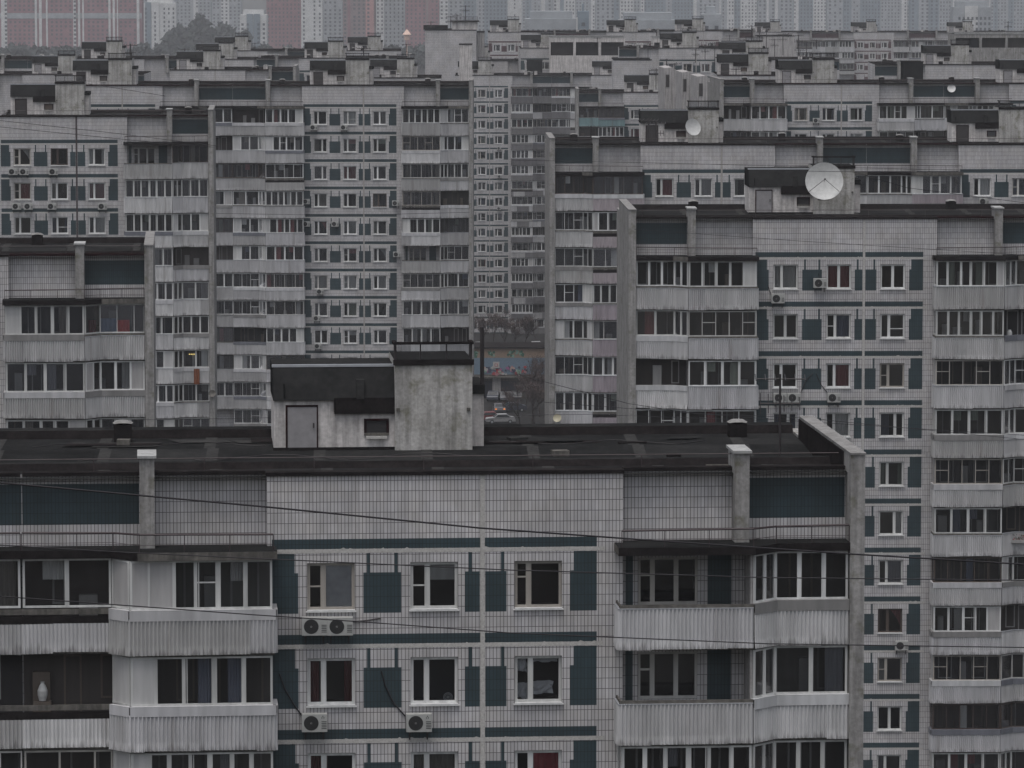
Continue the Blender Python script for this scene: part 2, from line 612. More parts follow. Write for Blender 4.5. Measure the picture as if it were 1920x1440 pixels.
def seg_M(p, q, sg):
    p, q = Vector((sg * p[0], p[1], 0)), Vector((sg * q[0], q[1], 0))
    d = (q - p)
    L = d.length
    d.normalize()
    n = Vector((d.y, -d.x, 0))
    if n.y > 0.001 or (abs(n.y) < 0.01 and n.x * sg > 0):
        n = -n
    M = Matrix(((d.x, n.x, 0, p.x), (d.y, n.y, 0, p.y), (0, 0, 1, 0), (0, 0, 0, 1)))
    return M, L


def corrugate(mb, pts, sg, z0, z1, mat, pitch=0.115, amp=0.026, wob=0.0, seed=0):
    """overlapping corrugated sheets hung along a polyline"""
    P = [Vector((sg * a, b, 0)) for a, b in pts]
    cols = []
    s = 0.0
    for i in range(len(P) - 1):
        d = P[i + 1] - P[i]
        L = d.length
        d.normalize()
        n = Vector((d.y, -d.x, 0))
        if n.y > 0.001 or (abs(n.y) < 0.01 and n.x * sg > 0):
            n = -n
        k = max(2, int(L / pitch * 6))
        for j in range(k + (1 if i == len(P) - 2 else 0)):
            u = L * j / k
            cols.append((P[i] + d * u, n, s + u))
        s += L
    kk = mb.mi(mat)
    rng = random.Random(seed)
    i = 0
    N = len(cols)
    while i < N - 2:
        w = rng.uniform(1.5, 2.6)
        j = i
        while j < N - 1 and cols[j][2] - cols[i][2] < w:
            j += 1
        if N - j < 30:
            j = N - 1
        dz, tilt, out = rng.uniform(-.03, .015), rng.uniform(-.018, .018), rng.uniform(0, .022)
        flare = rng.uniform(0.0, .05)
        kk = mb.mi('corrugated_grey' if rng.random() < .13 else mat)
        b = len(mb.v)
        for q in range(i, j + 1):
            c, n, u = cols[q]
            wv = amp * math.sin(2 * math.pi * u / pitch)
            z = dz + tilt * (u - cols[i][2])
            for (zz, o) in ((z0 + z, wv + out + flare), (z0 + .25 + z, wv + out + flare * .3), (z1 + z * .3, wv + out)):
                p = c + n * o
                mb.v.append((p.x, p.y, zz))
        for q in range(j - i):
            for r in (0, 1):
                mb.f.append((b + 3 * q + r, b + 3 * q + 3 + r, b + 3 * q + 4 + r, b + 3 * q + 1 + r))
                mb.m.append(kk)
        i = j


KINK, DIAG = 3.70, 4.45
GZ0, GZ1 = -1.17, 0.255                            # glazing bottom / top relative to the window-head level


def glaze(fr, gl, pn, cu, p, q, sg, widths, fm, tr=None, ft=0.045, mid=None, zt=GZ1, rng=None):
    """widths: list of (weight, kind) kind g=glass p=panel t=glass with transom c=glass with curtain"""
    M, L = seg_M(p, q, sg)
    tot = sum(w for w, _ in widths)
    x = 0.0
    fr.box(0.001, L - 0.001, -0.03, 0.03, zt - 0.055, zt, fm, M)
    fr.box(0.001, L - 0.001, -0.035, 0.04, GZ0 + 0.001, GZ0 + 0.06, fm, M)
    for i, (w, k) in enumerate(widths):
        a, b = x, x + w / tot * L
        x = b
        th = ft * (1.7 if mid and i in mid else 1.0)
        fr.box(max(0.002, a - th / 2), min(L - .002, a + th / 2 + (0.02 if i == 0 else 0)), -0.034, 0.034, GZ0 + 0.06, zt - 0.055, fm, M)
        if k == 'p':
            pn.box(a + 0.03, b - 0.03, -0.012, 0.02, GZ0 + 0.06, zt - 0.055, 'panel_white', M)
            continue
        gl.poly([tuple(M @ Vector(v)) for v in ((a + .02, 0, GZ0 + .06), (b - .02, 0, GZ0 + .06), (b - .02, 0, zt - .055), (a + .02, 0, zt - .055))], 'glass')
        if ft > 0.06:                                # plastic sashes
            for (u0, u1) in ((a + th / 2, a + th / 2 + 0.03), (b - th / 2 - 0.03, b - th / 2)):
                fr.box(u0, u1, -0.025, 0.025, GZ0 + 0.06, zt - 0.055, fm, M)
        if k == 't':
            zz = GZ0 + (zt - GZ0) * 0.55
            fr.box(a + .02, b - .02, -0.02, 0.02, zz - .02, zz + .02, fm, M)
        if k == 'c':
            c0 = a + (b - a) * (0.05 if rng.random() < .5 else 0.4)
            c1 = c0 + (b - a) * 0.5
            zz = GZ0 + (0.05 if rng.random() < .6 else 0.8)
            mb2 = MB()
            sheet(mb2, c0, c1, -0.14, zz, zt - 0.06, 'cloth', 5, 0.02)
            o = len(cu.v)
            cu.v.extend([tuple(M @ Vector(v)) for v in mb2.v])
            cu.f.extend([tuple(o + j for j in f) for f in mb2.f])
            cu.m.extend([cu.mi('cloth')] * len(mb2.f))
    fr.box(L - ft, L - 0.002, -0.034, 0.034, GZ0 + 0.06, zt - 0.055, fm, M)


INNER_T = {
    0: ('frame_white', 0.075, [(1, 'g'), (1, 'c'), (1.05, 'c'), (1, 'g')], (2,)),
    1: ('frame_white', 0.075, [(1, 'g'), (.9, 'g'), (1, 'c'), (.9, 'g'), (1, 'g'), (.9, 'g')], (3,)),
    2: ('frame_white', 0.07, [(1.2, 'g'), (1.2, 'c'), (1, 't'), (1, 'g'), (1.1, 'p')], (2,)),
    3: ('frame_white', 0.04, [(1, 'g'), (1, 'g'), (1, 'c'), (1, 'g')], ()),
    4: ('frame_wood', 0.045, [(1, 't'), (1, 'g'), (1, 'g'), (1, 't'), (1, 'g')], ()),
    5: ('frame_brown', 0.05, [(1, 'g'), (1, 'g'), (1, 'c'), (1, 'g'), (1, 'g')], ()),
    6: None,                                        # never glazed
    7: ('frame_white', 0.08, [(.9, 'p'), (1, 'g'), (1, 'g'), (1, 'c'), (1, 'g')], (3,)),
    8: ('frame_wood', 0.05, [(1, 'c'), (1.3, 'g'), (1.3, 'g'), (1, 'c')], ()),
    9: ('frame_white', 0.07, [(.8, 'g'), (1, 'c'), (.7, 'g'), (1, 'c'), (1, 'g'), (.5, 'p')], (3,)),
}
OUTER_T = {
    9: ('frame_wood', 0.06, [(1, 'g')], [(.5, 'g'), (1, 'g'), (1, 'g')]),
    8: ('frame_white', 0.032, [(1, 'g')], [(1, 'g'), (1, 'g'), (.6, 'g')]),
    0: ('frame_white', 0.07, [(1, 'g'), (1, 'g')], [(1, 'g'), (1, 'g'), (1, 'g')]),
    1: ('frame_white', 0.07, [(1, 'g'), (1, 'g')], [(1.2, 'g'), (1.2, 'c')]),
    2: ('frame_white', 0.04, [(1, 'g'), (1, 'g')], [(1, 't'), (1, 'g'), (1, 'g')]),
    3: ('frame_brown', 0.05, [(1, 'g')], [(1, 'g'), (1, 'c'), (1, 'g')]),
    4: None,
    5: ('frame_white', 0.07, [(1, 'p'), (1, 'g')], [(1, 'g'), (1, 'c'), (.9, 'p')]),
    6: ('frame_wood', 0.045, [(1, 'g')], [(1, 'g'), (1, 't'), (1, 'c'), (1, 'g')]),
    7: ('frame_white', 0.06, [(1, 'p')], [(1, 'c'), (1, 't'), (1, 'g')]),
}


def bal_proto(part, sg, W, gt, pt, pm):
    """part inner/outer, gt glazing type, pt parapet type, pm parapet material"""
    key = (part, sg, W, gt, pt, pm)
    if key in BPROTO:
        return BPROTO[key]
    rng = random.Random(str(key))
    sl, pa, fr, gl, pn, cu, li, tr = (MB() for _ in range(8))
    if part == 'in':
        sl_pts = [(-0.18, 0.0), (-0.18, -1.10), (KINK, -1.14), (KINK, 0.44)]
        pa_pts = [(-0.22, -0.05), (-0.22, -1.16), (KINK, -1.20)]
        gs = [((-0.12, -1.02), (KINK - 0.02, -1.06))]
    elif part == 'inw':                             # boarded chamfer belongs to the inner balcony
        sl_pts = [(-0.18, 0.0), (-0.18, -1.10), (KINK + .3, -1.14), (DIAG + .05, -0.42), (DIAG + .05, 0.44)]
        pa_pts = [(-0.22, -0.05), (-0.22, -1.16), (KINK + .3, -1.20), (DIAG + .12, -0.62)]
        gs = [((-0.12, -1.02), (KINK + .28, -1.06)), ((KINK + .28, -1.06), (DIAG + .03, -0.34))]
    elif part == 'outw':
        sl_pts = [(DIAG + .06, 0.44), (DIAG + .06, -0.42), (W - 0.01, -0.42), (W - 0.01, 0.44)]
        pa_pts = [(DIAG + .14, -0.44), (W, -0.48)]
        gs = [((DIAG + .07, -0.34), (W - 0.03, -0.34))]
    else:
        sl_pts = [(KINK, 0.44), (KINK, -1.14), (DIAG, -0.42), (W - 0.01, -0.42), (W - 0.01, 0.44)]
        pa_pts = [(KINK + 0.01, -1.20), (DIAG + 0.03, -0.48), (W, -0.48)]
        gs = [((KINK + 0.02, -1.06), (DIAG - 0.02, -0.34)), ((DIAG - 0.02, -0.34), (W - 0.03, -0.34))]
    # slab
    P = [(sg * a, b) for a, b in sl_pts]
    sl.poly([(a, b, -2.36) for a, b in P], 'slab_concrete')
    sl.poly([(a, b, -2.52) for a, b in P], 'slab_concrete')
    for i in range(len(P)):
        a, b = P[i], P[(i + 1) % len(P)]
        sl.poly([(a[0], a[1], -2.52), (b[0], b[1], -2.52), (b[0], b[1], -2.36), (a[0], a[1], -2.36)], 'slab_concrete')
    # partition at the kink / low concrete upstand
    if part in ('in', 'inw'):
        sl.box(sg * (KINK - 0.07), sg * (KINK - 0.01), -1.0, 0.44, -2.36, 0.27, 'concrete_pale')
    ptop = {0: -1.19, 1: -1.42, 2: -1.40, 3: -1.62, 4: -1.30}[pt]
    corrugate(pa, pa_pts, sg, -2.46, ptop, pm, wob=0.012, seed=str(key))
    # rail or sheet above the corrugated skirt
    pts = pa_pts if part == 'in' else pa_pts
    for i in range(len(pts) - 1):
        M, L = seg_M(pts[i], pts[i + 1], sg)
        if pt in (1, 2):
            tr.box(0.002, L - 0.002, 0.028, 0.045, ptop - 0.06, -1.19, 'trim_sheet', M)
            tr.box(0.002, L - 0.002, -0.10, 0.045, -1.188, -1.165, 'trim_sheet', M)
        elif pt == 3:
            tr.box(0.002, L - 0.002, -0.05, 0.0, -1.36, -1.20, 'slab_concrete', M)
            tr.box(0.002, L - 0.002, -0.02, 0.0, -1.62, -1.40, 'dark_edge', M)
        else:
            tr.box(0.002, L - 0.002, -0.10, 0.035, ptop, ptop + 0.028, 'zinc', M)
            if pt == 4:
                tr.box(0.002, L - 0.002, -0.06, -0.02, -1.30, -1.175, 'slab_concrete', M)
    T = (INNER_T if part[:2] == 'in' else OUTER_T)[gt]
    if T:
        fm, ft = T[0], T[1]
        if part == 'in':
            glaze(fr, gl, pn, cu, gs[0][0], gs[0][1], sg, T[2], fm, ft=ft, mid=T[3], rng=rng)
            glaze(fr, gl, pn, cu, (-0.12, 0.0), (-0.12, -1.02), sg, [(1, 'p')] if rng.random() < .5 else [(1, 'g')], fm, ft=ft, rng=rng)
            yb = -0.30
            x0, x1 = -0.08, KINK - 0.08
        elif part == 'inw':
            glaze(fr, gl, pn, cu, gs[0][0], gs[0][1], sg, T[2] + [(.85, 'p')], fm, ft=ft, mid=T[3], rng=rng)
            glaze(fr, gl, pn, cu, gs[1][0], gs[1][1], sg, [(1, 'p')], fm, ft=ft, rng=rng)
            yb, x0, x1 = -0.30, -0.08, KINK - 0.08
        elif part == 'outw':
            glaze(fr, gl, pn, cu, gs[0][0], gs[0][1], sg, T[3], fm, ft=ft, rng=rng)
            yb, x0, x1 = 0.30, DIAG + 0.07, W - 0.02
        else:
            glaze(fr, gl, pn, cu, gs[0][0], gs[0][1], sg, T[2], fm, ft=ft, rng=rng)
            glaze(fr, gl, pn, cu, gs[1][0], gs[1][1], sg, T[3], fm, ft=ft, rng=rng)
            yb = 0.30
            x0, x1 = KINK + 0.02, W - 0.02
    else:
        if part[:2] == 'in':
            yb, x0, x1 = None, 0, 0
        else:
            yb, x0, x1 = 0.40, KINK + 0.02, W - 0.02
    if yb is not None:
        li.poly([(sg * x0, yb, -2.36), (sg * x1, yb, -2.36), (sg * x1, yb, 0.27), (sg * x0, yb, 0.27)], 'shade_tone')  # added dark sheet over the tiled wall, interior shade put into its colour
        # dim room windows / cupboards at the back
        x = x0 + 0.15 + rng.random() * 0.3
        while x < x1 - 0.6:
            w = 0.35 + rng.random() * 0.5
            zb = -1.15 - (1.0 if rng.random() < .35 else 0)
            if rng.random() < 0.7:
                for (a, b) in ((x, x + .06), (x + w - .06, x + w)):
                    li.box(sg * a, sg * b, yb - .03, yb - .002, zb, 0.15, 'lining_frame')
                li.box(sg * (x + .06), sg * (x + w - .06), yb - .03, yb - .002, 0.09, 0.15, 'lining_frame')
                li.box(sg * (x + .06), sg * (x + w - .06), yb - .03, yb - .002, zb, zb + .06, 'lining_frame')
            else:
                li.box(sg * x, sg * (x + w * .7), yb - .25, yb - .002, -2.3, -0.9 + rng.random() * .8, 'lining_frame')
            x += w + 0.1 + rng.random() * .5
    d = {}
    for n, mb in (('balcony', sl), ('parapet', pa), ('top_rail', tr), ('glazing_frame', fr), ('pane', gl), ('infill_panel', pn), ('curtain', cu), ('shade_backing', li)):
        d[n] = mb.mesh(n) if mb.f else None
    BPROTO[key] = d
    return d


def put_balcony(root, x, z, part, sg, W, gt, pt, pm):
    d = bal_proto(part, sg, W, gt, pt, pm)
    b = link('balcony', d['balcony'], root, (x, 0, z))
    for n in ('parapet', 'top_rail', 'glazing_frame', 'pane', 'infill_panel', 'curtain', 'shade_backing'):
        if d[n]:
            link(n, d[n], b)
    return b


# loggia window seen in an unglazed balcony
def put_loggia(root, x, y, z):
    key = 'loggia'
    W, H = 1.75, 1.40
    if key not in WPROTO:
        fr, gl = MB(), MB()
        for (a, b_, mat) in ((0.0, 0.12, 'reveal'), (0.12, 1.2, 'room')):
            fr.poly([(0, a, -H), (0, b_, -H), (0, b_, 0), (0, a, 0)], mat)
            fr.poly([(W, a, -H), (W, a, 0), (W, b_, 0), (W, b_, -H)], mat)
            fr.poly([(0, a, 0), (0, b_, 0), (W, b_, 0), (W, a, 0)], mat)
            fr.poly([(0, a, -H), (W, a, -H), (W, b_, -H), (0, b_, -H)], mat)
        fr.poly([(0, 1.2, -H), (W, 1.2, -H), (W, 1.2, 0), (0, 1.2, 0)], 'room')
        fm = 'frame_wood'
        cuts = [0.0, 0.42, 1.12, W]
        fr.box(0.002, W - 0.002, 0.05, 0.11, -0.07, -0.002, fm)
        fr.box(0.002, W - 0.002, 0.05, 0.11, -H + .002, -H + .09, fm)
        for c in cuts:
            fr.box(max(.002, c - .07), min(W - .002, c + .07), 0.045, 0.11, -H + .09, -.07, fm)
        fr.box(0.07, 0.35, 0.05, 0.10, -0.55, -0.49, fm)
        for a, b_ in zip(cuts[:-1], cuts[1:]):
            gl.poly([(a + .07, .08, -H + .09), (b_ - .07, .08, -H + .09), (b_ - .07, .08, -.07), (a + .07, .08, -.07)], 'glass')
        WPROTO[key] = (fr.mesh('window'), gl.mesh('pane'))
    fr, gl = WPROTO[key]
    w = link('window', fr, root, (x, y, z))
    link('pane', gl, w)


# ------------------------------------------------------------------ wall grid: rectangles painted on a facade plane, holes left out
def grid_wall(mb, y, base, rects, flip=False):
    """base (x0,x1,z0,z1,mat); rects later ones win; mat None is a hole"""
    allr = [base] + [r for r in rects]
    xs = sorted({round(max(base[0], min(base[1], v)), 4) for r in allr for v in r[:2]})
    zs = sorted({round(max(base[2], min(base[3], v)), 4) for r in allr for v in r[2:4]})
    for z0, z1 in zip(zs[:-1], zs[1:]):
        zm = (z0 + z1) / 2
        row = [r for r in allr if r[2] < zm < r[3]]
        run = None
        for x0, x1 in zip(xs[:-1], xs[1:]):
            xm = (x0 + x1) / 2
            mat = None
            for r in row:
                if r[0] < xm < r[1]:
                    mat = r[4]
            if run and run[2] == mat:
                run[1] = x1
            else:
                if run and run[2]:
                    mb.poly([(run[0], y, z0), (run[1], y, z0), (run[1], y, z1), (run[0], y, z1)], run[2])
                run = [x0, x1, mat]
        if run and run[2]:
            mb.poly([(run[0], y, z0), (run[1], y, z0), (run[1], y, z1), (run[0], y, z1)], run[2])


FW = 10.4
WIN_X = (1.16, 4.17, 7.22)
ZT0 = 2.62                                           # roof edge above the head of the top windows
FL = 2.8
PAT_L = [(0.12, 0.80, -0.29, 0.28), (0.12, 0.90, -1.48, -0.29), (2.80, 3.90, -1.48, -0.29), (2.90, 3.00, -0.29, 0.28), (3.70, 3.80, -0.29, 0.28),
         (5.76, 6.20, -1.48, -0.29), (6.36, 6.98, -1.48, -0.29), (5.87, 5.97, -0.29, 0.28), (6.82, 6.92, -0.29, 0.28),
         (8.84, 9.63, -1.48, -0.29), (8.95, 9.63, -0.29, 0.28)]


def f_rects(x0, H, nfl, npat, accent='tile_blue', joint='joint'):
    r = []
    for k in range(npat):
        zt = H - ZT0 - FL * k
        r.append((x0 + 0.14, x0 + 9.63, zt + 0.41, zt + 0.70, accent))
        r.append((x0 + 0.02, x0 + 9.80, zt + 0.29, zt + 0.40, 'sealant'))
        for a, b, c, d in PAT_L:
            r.append((x0 + a, x0 + b, zt + c, zt + d, accent))
    r.append((x0 + 6.21, x0 + 6.35, 0, H, joint))
    for k in range(nfl):
        zt = H - ZT0 - FL * k
        for wx in WIN_X:
            r.append((x0 + wx, x0 + wx + WW, zt - WH, zt, None))
    return r


class Bldg:
    pass


DEPTH = 12.5


def build_block(label, ref, s, ytop, rot, mods, seed=1, joint='joint', accent='tile_blue', pm='corrugated', pm_in=None, pm_out=None, glz=None,
                wins=None, detail=True, machine=True, vents=True, plain_below=None, par=None, wall='tile_pale'):
    """mods: list of (kind, floors) kind F, BR, BL, JR, JL (joint bays), GL, GR; ref = photo x of the left edge of the first F marked 'F*'"""
    rng = random.Random(seed)
    P = at(ref, ytop, s)
    H = P.z
    b = Bldg()
    b.H = H
    b.rot = math.radians(rot)
    root = thing('apartment_block', label, 'apartment block', (P.x, P.y, 0), b.rot, 'tiled panel apartment blocks')
    b.root = root
    b.M = Matrix.Translation((P.x, P.y, 0)) @ Matrix.Rotation(b.rot, 4, 'Z')
    b.Mi = b.M.inverted()
    wmap = {'F': FW, 'F*': FW, 'BR': 6.62, 'BL': 6.62, 'JR': 7.1, 'JL': 7.1, 'GL': 0.42, 'GR': 0.42}
    # x positions
    x = 0.0
    pos = []
    for m in mods:
        pos.append(x)
        x += wmap[m[0]]
    off = -pos[[m[0] for m in mods].index('F*')]
    pos = [p + off for p in pos]
    b.pos = pos
    X0, X1 = pos[0], pos[-1] + wmap[mods[-1][0]]
    w = MB()
    rf = MB()
    fins = MB()
    pil = []
    zr = H - 0.15
    for (m, x0) in zip(mods, pos):
        kind, nfl = m[0], m[1]
        if kind in ('F', 'F*'):
            zb = max(0.0, H - ZT0 - FL * (nfl + 1))
            grid_wall(w, 0.0, (x0, x0 + FW, 0.0, H, wall), f_rects(x0, H, nfl, nfl + (1 if nfl else 0), accent, joint))
            for xx in (x0, x0 + FW):
                w.poly([(xx, 0, 0), (xx, 0.44, 0), (xx, 0.44, H), (xx, 0, H)], wall)
            for k in range(nfl):
                for i, wx in enumerate(WIN_X):
                    kd = (wins or {}).get((kind, k, i))
                    if kd is None:
                        kd = (rng.choice('aaaaaccbbdfgheaa'), rng.choice((0, 0, 1, 1, 2, 2, 3, 4, 4, 5, 5, 6, 0)))
                    put_window(root, x0 + wx, 0, H - ZT0 - FL * k, *kd)
        elif kind[0] in 'BJ':
            sg = 1 if kind[1] == 'R' else -1
            W = wmap[kind]
            xi = x0 if sg == 1 else x0 + W             # inner end

            def X(a):
                return xi + sg * a
            rects_in = []
            plan = []
            for k in range(nfl):
                g = (glz or {}).get((kind, k))
                if g is None:
                    g = (rng.choice((0, 0, 1, 2, 2, 3, 3, 4, 5, 7, 7, 8, 9, 6)), rng.choice((0, 0, 1, 1, 2, 2, 3, 4, 5, 5, 6, 7)))
                plan.append(g)
                zt = H - ZT0 - FL * k
                if g[0] == 6:
                    lo, hi = sorted((X(0.50), X(2.25)))
                    rects_in.append((lo, hi, zt - 1.40, zt, None))
                    for (a, c) in ((0.12, 0.34), (2.55, 3.25)):
                        lo2, hi2 = sorted((X(a), X(c)))
                        rects_in.append((lo2, hi2, zt - 1.6, zt + 0.20, accent))
                    put_loggia(root, lo, 0.44, zt)
            lo, hi = sorted((X(0), X(KINK)))
            grid_wall(w, 0.44, (lo, hi, 0.0, H, wall), rects_in)
            lo, hi = sorted((X(KINK), X(W)))
            grid_wall(w, 0.46, (lo, hi, 0.0, H, wall), [(min(X(3.62), X(W - 0.02)), max(X(3.62), X(W - (0.0 if kind[0] == 'J' else 0.02))), H - 1.48, H - 0.29, accent)])
            pil.append(sorted((X(3.25), X(3.68))))
            for k in range(nfl):
                zt = H - ZT0 - FL * k
                gi, go = plan[k]
                pts = (par or {}).get((kind, k)) or (rng.choice((0, 0, 1, 1, 2, 4, 3)), rng.choice((0, 0, 1, 2, 4)))
                wd = 'w' if 'w' in m[2:] else ''
                if 'o' not in m[2:]:
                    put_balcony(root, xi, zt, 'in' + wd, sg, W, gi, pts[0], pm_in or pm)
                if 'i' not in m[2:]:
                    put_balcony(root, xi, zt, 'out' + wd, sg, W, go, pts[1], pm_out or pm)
            if nfl:
                # canopy over the top balconies with its rail
                c = MB()
                zt = H - ZT0
                pp = [(-0.26, 0.43), (-0.26, -1.26), (KINK + 0.05, -1.30), (DIAG + 0.08, -0.58), (W, -0.58), (W, 0.43)]
                Q = [(sg * a, q) for a, q in pp]
                ztop, zbot = zt + 0.52, zt + 0.28
                c.poly([(a, q, ztop) for a, q in Q], 'bitumen')
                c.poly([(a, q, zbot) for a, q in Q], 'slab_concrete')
                for i in range(len(Q)):
                    a, q = Q[i], Q[(i + 1) % len(Q)]
                    c.poly([(a[0], a[1], zbot), (q[0], q[1], zbot), (q[0], q[1], ztop), (a[0], a[1], ztop)], 'dark_edge' if rng.random() < .7 else 'slab_concrete')
                co = c.obj('canopy', root, (xi, 0, 0))
                r = MB()
                rp = [(-0.15, -1.12), (KINK, -1.15), (DIAG, -0.45), (W - .02, -0.45)]
                r.tube([(sg * a, q, zt + 1.0 + (0.03 if i % 2 else 0)) for i, (a, q) in enumerate(rp)], 0.032, 'rail_metal')
                for a, q in ((-0.15, -1.12), (1.1, -1.13), (2.4, -1.14), (KINK, -1.15), (DIAG, -.45), (5.5, -.45), (W - .02, -.45)):
                    r.tube([(sg * a, q, ztop), (sg * a, q, zt + 1.0)], 0.012, 'rail_metal', 4)
                r.tube([(sg * a, q, zt + 0.72) for i, (a, q) in enumerate(rp)], 0.008, 'rail_metal', 4)
                r.obj('handrail', co)
        else:
            g = MB()
            g.box(x0, x0 + 0.42, -0.60, DEPTH, 0, H - 0.1, 'concrete')
            g.box(x0, x0 + 0.42, -0.60, 10.2, H - 0.099, H + 0.48, 'concrete')
            go = g.obj('gable_wall', root)
            g = MB()
            g.box(x0 - 0.02, x0 + 0.44, -0.64, 10.22, H + 0.483, H + 0.54, 'coping_tin')
            g.obj('coping', go)
            g = MB()
            xi_ = x0 - 0.03 if kind == 'GR' else x0 + 0.42
            g.box(xi_ + .001, xi_ + 0.029, 0.8, 10.2, H - 0.4, H + 0.44, 'dark_edge')
            g.obj('felt_upstand', go)
    # remaining faces
    w.poly([(X0, DEPTH, 0), (X0, DEPTH, zr), (X1, DEPTH, zr), (X1, DEPTH, 0)], wall)
    for xx, m in ((X0, mods[0]), (X1, mods[-1])):
        if m[0] not in ('GL', 'GR'):
            w.poly([(xx, 0.44, 0), (xx, DEPTH, 0), (xx, DEPTH, H), (xx, 0.44, H)], wall)
    w.obj('wall', root)
    # roof with curbs and folds
    xa = X0 + (0.42 if mods[0][0] == 'GL' else 0)
    xb = X1 - (0.42 if mods[-1][0] == 'GR' else 0)
    prof = [(0.06, H - 0.10), (0.75, H - 0.10), (0.9, H - 0.30), (3.3, H - 0.22), (3.42, H - 0.02), (3.75, H - 0.02), (3.9, H - 0.26), (6.5, H - 0.42), (9.0, H - 0.22), (11.6, H - 0.16), (11.7, H + 0.10), (DEPTH + 0.1, H + 0.10), (DEPTH + 0.1, H - 0.4)]
    step = 3.3
    xx = xa
    i = 0
    while xx < xb - 0.01:
        xe = min(xb, xx + step)
        for (p, q) in zip(prof[:-1], prof[1:]):
            dark = p[0] in (0.75, 3.3, 3.75, 11.6)
            j = (i * 7 + int(p[0] * 3)) % 5
            rf.poly([(xx, p[0], p[1]), (xe, p[0], p[1]), (xe, q[0], q[1]), (xx, q[0], q[1])], 'dark_edge' if dark else ('bitumen_old' if j < 2 else 'bitumen'))
        if detail and xe < xb - 0.5:                  # welded seam
            for (p, q) in zip(prof[:-1], prof[1:]):
                if p[0] in (0.9, 3.9, 6.5, 9.0):
                    rf.poly([(xe - .22, p[0], p[1] + .012), (xe + .14, p[0], p[1] + .012), (xe + .26, q[0], q[1] + .012), (xe - .1, q[0], q[1] + .012)], 'felt_grey')
        xx = xe
        i += 1
    ro = rf.obj('roof', root)
    # edge flashing, one strip for each wall plane
    ed = MB()
    for (m, x0) in zip(mods, pos):
        if m[0] in ('F', 'F*'):
            ed.box(x0 - 0.02, x0 + FW + 0.02, -0.07, 0.40, H - 0.06, H + 0.05, 'dark_edge' if rng.random() < .6 else 'rust_edge')
        elif m[0][0] in 'BJ':
            ed.box(x0 + 0.03, x0 + wmap[m[0]] - 0.03, 0.36, 0.75, H - 0.055, H + 0.055, 'rust_edge' if rng.random() < .5 else 'dark_edge')
    ed.obj('roof_edge', ro)
    for (a, c) in pil:
        p = MB()
        p.box(a, c, -0.30, 1.3, H - ZT0 + 0.5, H + 0.52, 'concrete')
        po = p.obj('pillar', root)
        p = MB()
        p.box(a - 0.06, c + 0.06, -0.38, 1.36, H + 0.523, H + 0.60, 'cap_pale')
        p.obj('coping', po)
    if True:
        r = MB()
        r.tube([(xa + .2, 0.55, H + 0.42), (xb - .2, 0.55, H + 0.42)], 0.016, 'rail_metal', 5)
        xx = xa + 0.4
        while xx < xb:
            r.tube([(xx, 0.55, H - 0.1), (xx, 0.55, H + 0.42)], 0.012, 'rail_metal', 4)
            xx += 3.2
        r.obj('roof_railing', ro)
    if vents:
        for (m, x0) in zip(mods, pos):
            if m[0] in ('F', 'F*') or m[0][0] in 'BJ':
                for _ in range((1 if m[0][0] in 'BJ' else rng.choice((0, 1))) if detail else 3):
                    vx = x0 + rng.uniform(1.0, 5.0)
                    roof_vent(root, vx, rng.uniform(10.2, 11.0) if detail or rng.random() < .4 else rng.uniform(2, 8), H - 0.2, rng, detail)
    if machine:
        for (m, x0) in zip(mods, pos):
            if m[0] in ('F', 'F*') and m[2:3] != ('nm',):
                machine_room(root, x0, H, rng, pale_door=s > 50)
    return b


def roof_vent(root, x, y, z, rng, detail=True):
    v = MB()
    h = rng.uniform(0.42, 0.6)
    v.box(x - .28, x + .28, y - .28, y + .28, z - 0.1, z + h, 'dark_edge' if (detail or rng.random() < .7) else 'plaster')
    vo = v.obj('roof_vent', root)
    v = MB()
    n = 10
    for i in range(n):                                # dented tin hood
        a, c = 2 * math.pi * i / n, 2 * math.pi * (i + 1) / n
        p = [(x + 0.33 * math.cos(q), y + .30 * math.sin(q), z + h + .05 + .02 * math.sin(3 * q)) for q in (a, c)]
        q = [(x + .2 * math.cos(q), y + .2 * math.sin(q), z + h + .13) for q in (a, c)]
        v.poly([p[0], p[1], q[1], q[0]], 'coping_tin')
        v.poly([q[0], q[1], (x, y, z + h + .15)], 'coping_tin')
        v.poly([(x, y, z + h + .01), p[0], p[1]], 'dark_edge')
    v.obj('vent_hood', vo)


